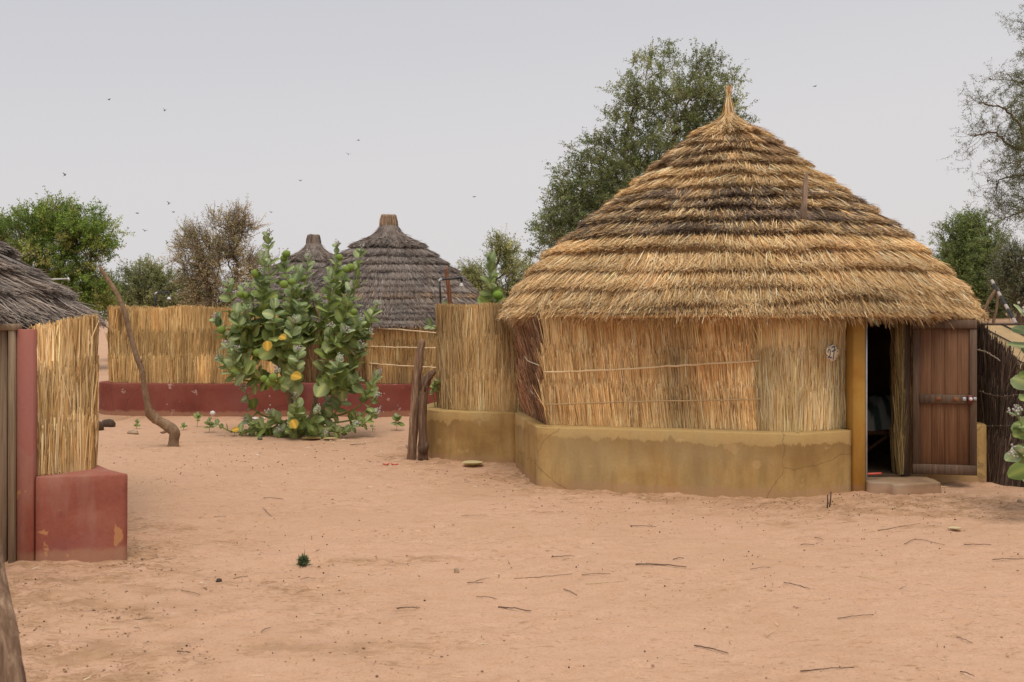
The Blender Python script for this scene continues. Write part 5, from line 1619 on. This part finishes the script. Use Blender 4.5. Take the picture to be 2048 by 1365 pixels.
# weed tuft
wt_ = thing('weed_tuft', 'dark green spiky weed tuft growing from the open sand at centre left', 'weed', Gz(606, 1131))
mb = MB()
c = Gz(606, 1131)
M_ = 420
A = c + np.column_stack([rng.normal(0, .012, M_), rng.normal(0, .012, M_), rng.uniform(0, .05, M_)])
dd = nrm(np.column_stack([rng.normal(0, .7, M_), rng.normal(0, .7, M_), np.abs(rng.normal(.6, .5, M_))]))
B = A + dd * rng.uniform(.012, .042, (M_, 1))
strips(mb, A, B, .007, nrm(rng.normal(0, 1, (M_, 3))), pick([(.12, .16, .07), (.16, .21, .10), (.09, .12, .06)], [1, 1, 1], M_), .05)
tube(mb, [c, c + (.01, 0, .06), c + (.012, 0, .115)], [.003, .002, .001], 5, (.05, .06, .03))
build(mb, 'foliage', M['leaf'], wt_)
# rusty rods in the soil before the base wall
for a_, b_, lab in (((1654, 1017), (1655, 990), 'short upright rusty rod in the soil, straight one of the pair'), ((1658, 1016), (1662, 984), 'short upright rusty rod in the soil, leaning one of the pair')):
    g = Gz(*a_); t_ = P(b_[0], b_[1], g[1])
    mb = MB(); tube(mb, [g - (0, 0, .03), (g + t_) / 2 + (.004, 0, 0), t_], .006, 6, rough=.2)
    o = build(mb, 'rusty_rod', M['rust'], None, True, g)
    tag(o, lab, 'rod', 'rusty rods by the base wall')
# red string
mb = MB()
g = [Gz(766, 930, .006), Gz(774, 931, .006), Gz(780, 929, .008), Gz(788, 932, .006), Gz(796, 931, .006)]
tube(mb, catmull(g, 4), .007, 5)
o = build(mb, 'red_string', M['red_plastic'], None, True, g[0])
tag(o, 'scrap of red string on the sand left of the ochre yard wall', 'string')

# twigs
TWIGS = [
    ([(527, 997), (568, 999)], .006, 'd', 'dark twig on bare sand below the blue tin, lying level'),
    ([(526, 1017), (538, 1030), (549, 1039)], .005, 'd', 'thin bent dark twig below the level twig at centre left'),
    ([(428, 1038), (452, 1036)], .004, 'd', 'short thin twig right of the red base wall block'),
    ([(362, 1182), (400, 1191)], .006, 't', 'tan twig slanting down to the right, below the black lump'),
    ([(466, 1157), (495, 1152)], .006, 't', 'short tan twig just right of the black lump'),
    ([(601, 1158), (631, 1157)], .004, 'd', 'fine dark twig just below the dark weed tuft'),
    ([(794, 1216), (839, 1217)], .008, 'd', 'straight dark twig alone between the weed tuft and the slanting long twig'),
    ([(522, 1269), (541, 1260)], .005, 'd', 'short slanting twig low in the left half of the sand'),
    ([(268, 1241), (307, 1236)], .005, 'd', 'thin twig on the brown soil near the left pole'),
    ([(328, 1260), (352, 1249)], .004, 'p', 'short pale straw slanting upward on the lower left sand'),
    ([(355, 1308), (381, 1311)], .006, 'd', 'short dark twig at the lower left, below the pale straw'),
    ([(200, 1261), (239, 1258)], .007, 'p', 'thick pale stalk on the brown soil at the lower left'),
    ([(922, 1036), (976, 1035)], .005, 't', 'thin tan twig left below the ochre wall corner'),
    ([(1259, 1051), (1313, 1052)], .006, 'd', 'level reddish twig just below the middle of the ochre wall'),
    ([(1103, 1115), (1150, 1113)], .006, 'd', 'level dark twig in mid sand, above the longest pale brown twig'),
    ([(1271, 1135), (1320, 1136), (1372, 1140)], .011, 'd', 'thickest dark twig, lying in the middle of the sand'),
    ([(1028, 1154), (1080, 1152), (1145, 1149)], .005, 't', 'longest thin pale brown twig in mid sand'),
    ([(1163, 1152), (1220, 1150)], .006, 't', 'brown twig end to end with the longest thin twig'),
    ([(934, 1165), (966, 1164)], .006, 'd', 'short level dark twig below the small clod'),
    ([(951, 1161), (980, 1154)], .004, 't', 'short thin twig slanting just above the short level twig'),
    ([(1170, 1170), (1210, 1167), (1254, 1161)], .005, 'p', 'long thin straw below the brown twig in mid sand'),
    ([(1127, 1178), (1153, 1189)], .006, 'd', 'short dark twig slanting steeply in mid sand'),
    ([(954, 1189), (994, 1195)], .005, 't', 'thin twig slanting above the long slanting twig'),
    ([(997, 1213), (1062, 1222)], .008, 'd', 'long dark twig slanting gently at centre of the lower sand'),
    ([(1390, 1292), (1420, 1298), (1457, 1307)], .008, 'd', 'knobbly dark twig at the lower centre right'),
    ([(1346, 1123), (1368, 1118)], .006, 'd', 'short dark twig above the right end of the thickest twig'),
    ([(1602, 1087), (1629, 1089)], .006, 'd', 'short level twig below the rusty rods'),
    ([(1629, 1074), (1646, 1078)], .006, 'd', 'very short twig below the rusty rods, nearest them'),
    ([(1756, 1060), (1800, 1055), (1841, 1050)], .006, 't', 'long thin twig on the sand below the concrete step'),
    ([(1928, 1094), (1983, 1096)], .007, 'd', 'straight dark twig at the right, below the dark screen'),
    ([(1809, 1091), (1835, 1082), (1890, 1093)], .005, 'd', 'twig bent in a peak below the long thin twig by the step'),
    ([(1567, 1169), (1620, 1182)], .006, 'd', 'dark twig slanting down to the right at mid right'),
    ([(1500, 1139), (1540, 1136)], .004, 'd', 'thin twig right of the thickest twig'),
    ([(1717, 1155), (1782, 1167)], .005, 'p', 'long pale straw slanting at mid right'),
    ([(1985, 1124), (2048, 1123)], .008, 't', 'tan stalk reaching the right edge of the sand'),
    ([(1675, 1243), (1747, 1237)], .005, 'd', 'long thin dark twig at the lower right'),
    ([(1913, 1279), (1944, 1291)], .005, 'd', 'short twig slanting at the lower right near the edge'),
    ([(1600, 1350), (1650, 1346), (1708, 1344)], .006, 'd', 'long dark twig at the very bottom right of centre'),
    ([(1921, 1352), (1949, 1361)], .006, 'd', 'short dark twig in the bottom right corner'),
    ([(1532, 1275), (1553, 1261)], .004, 'p', 'short pale straw slanting upward at the lower right'),
    ([(650, 884), (695, 883), (758, 886)], .008, 'p', 'pale curved stalk on the sand right of the fallen leaves'),
    ([(700, 893), (732, 892)], .011, 'd', 'dark green brown stub on the sand between the bush and the old posts'),
    ([(390, 886), (420, 885), (455, 887)], .006, 'p', 'pale stalk on the sand right of the crooked branch foot'),
]
TWC = {'d': (.14, .088, .06), 't': (.25, .155, .085), 'p': (.62, .47, .26)}
for pts, r_, cl, lab in TWIGS:
    p3 = [Gz(x, y, r_ * .9 + .004) for x, y in pts]
    if len(p3) == 2: p3 = [p3[0], (p3[0] + p3[1]) / 2 + (0, 0, .004), p3[1]]
    mb = MB()
    p3 = catmull(p3, 5)
    p3 = p3 + rng.normal(0, .0012, p3.shape); r_ = r_ * .48
    tube(mb, p3, np.linspace(r_, r_ * .6, len(p3)), 6, TWC[cl], rough=.2, seed=len(lab))
    o = build(mb, 'twig', M['tinted'], None, True, p3[0])
    tag(o, lab, 'twig', 'twigs lying on the sand')

# fine litter nobody could count
def scatter(n, xr, yr, bias=None):
    x = rng.uniform(*xr, n); y = yr[0] + (yr[1] - yr[0]) * rng.random(n) ** 1.0
    k = np.abs(x) < y * .56
    if bias is not None: k &= rng.random(n) < bias(x, y)
    return x[k], y[k]
dens_f = lambda x, y: np.clip(.35 + .9 * fbm(x * .7, y * .8, 91, 3), .04, 1)
x, y = scatter(4500, (-6, 6.5), (4.3, 13), dens_f)
z = gz(x, y)
n = len(x); s_ = rng.uniform(.0015, .0058, n) * (1 + (y - 5) * .05)
oct_ = np.array([(1, 0, 0), (0, 1, 0), (-1, 0, 0), (0, -1, 0), (0, 0, .9), (0, 0, -.9)])
of = np.array([[0, 1, 4], [1, 2, 4], [2, 3, 4], [3, 0, 4], [1, 0, 5], [2, 1, 5], [3, 2, 5], [0, 3, 5]])
mb = MB()
V = np.stack([x, y, z + .004], -1)[:, None] + oct_[None] * s_[:, None, None] * rng.uniform(.7, 1.4, (n, 1, 3))
mb.add(V.reshape(-1, 3), (np.arange(n)[:, None, None] * 6 + of[None]).reshape(-1, 3), (1, 1, 1))
o = build(mb, 'pebbles', M['dropping'])
tag(o, None, None, None, 'stuff')
# crumbs of brown soil
def soilness(x, y):
    dd = np.minimum(seg_dist(x, y, PL_MAIN), np.minimum(seg_dist(x, y, PL_YARD), seg_dist(x, y, PL_LEFT)))
    q_ = np.exp(-dd / .16) * 1.2
    for cx, cy, rx, ry in ((4.1, 8.8, 2.4, .6), (-2.5, 5.6, .9, .6), (-2.3, 4.8, 1.3, .6), (-1.25, 6.85, .55, .16), (-2.5, 6.5, .7, .3)):
        q_ = np.maximum(q_, .8 * np.exp(-((x - cx) / rx) ** 2 - ((y - cy) / ry) ** 2))
    return np.clip(q_ * (.55 + 1.1 * fbm(x * 3.5, y * 5, 131, 3)) + .02, .004, 1)
x, y = scatter(60000, (-6, 6.5), (4.3, 13), soilness)
z = gz(x, y); n = len(x); s_ = rng.uniform(.002, .0065, n) * rng.uniform(.5, 1.4, n)
mb = MB()
V = np.stack([x, y, z + .003], -1)[:, None] + oct_[None] * s_[:, None, None] * rng.uniform(.6, 1.5, (n, 6, 1)) * np.array([1.2, 1.0, .7])
mb.add(V.reshape(-1, 3), (np.arange(n)[:, None, None] * 6 + of[None]).reshape(-1, 3), np.repeat(pick([(.34, .20, .11), (.44, .27, .16), (.24, .13, .07)], [3, 3, 2], n), 6, 0))
o = build(mb, 'soil_crumbs', M['tinted'])
tag(o, None, None, None, 'stuff')
nearwall = lambda x, y: np.clip(.10 + .9 * np.exp(-np.minimum(seg_dist(x, y, PL_MAIN), np.minimum(seg_dist(x, y, PL_YARD), seg_dist(x, y, PL_LEFT))) / .5) + .35 * fbm(x * .9, y * .9, 95, 3), .03, 1)
x, y = scatter(20000, (-6, 6.5), (4.3, 15), nearwall)
n = len(x); z = gz(x, y) + .006
an = rng.normal(0, .9, n); ln = rng.uniform(.012, .07, n)
A = np.stack([x, y, z], -1); B = A + np.stack([np.cos(an) * ln, np.sin(an) * ln, rng.uniform(-.002, .008, n)], -1)
mb = MB()
strips(mb, A, B, rng.uniform(.002, .004, n), np.tile([0, 0, 1.0], (n, 1)), pick([(.62, .47, .26), (.40, .25, .12), (.16, .10, .06), (.70, .60, .42)], [3, 3, 4, 1], n), .04)
x, y = scatter(500, (-4.5, 1.5), (10, 14), lambda x, y: np.exp(-((x + 2.4) / 1.6) ** 2 - ((y - 12.9) / .9) ** 2))
n = len(x)
A = np.stack([x, y, gz(x, y) + .008], -1); B = A + rng.normal(0, .02, (n, 3)) * (1, 1, .1)
strips(mb, A, B, .012, np.tile([0, 0, 1.0], (n, 1)), np.tile((.72, .63, .50), (n, 1)), .02)
o = build(mb, 'straw_litter', M['tinted'])
tag(o, None, None, None, 'stuff')
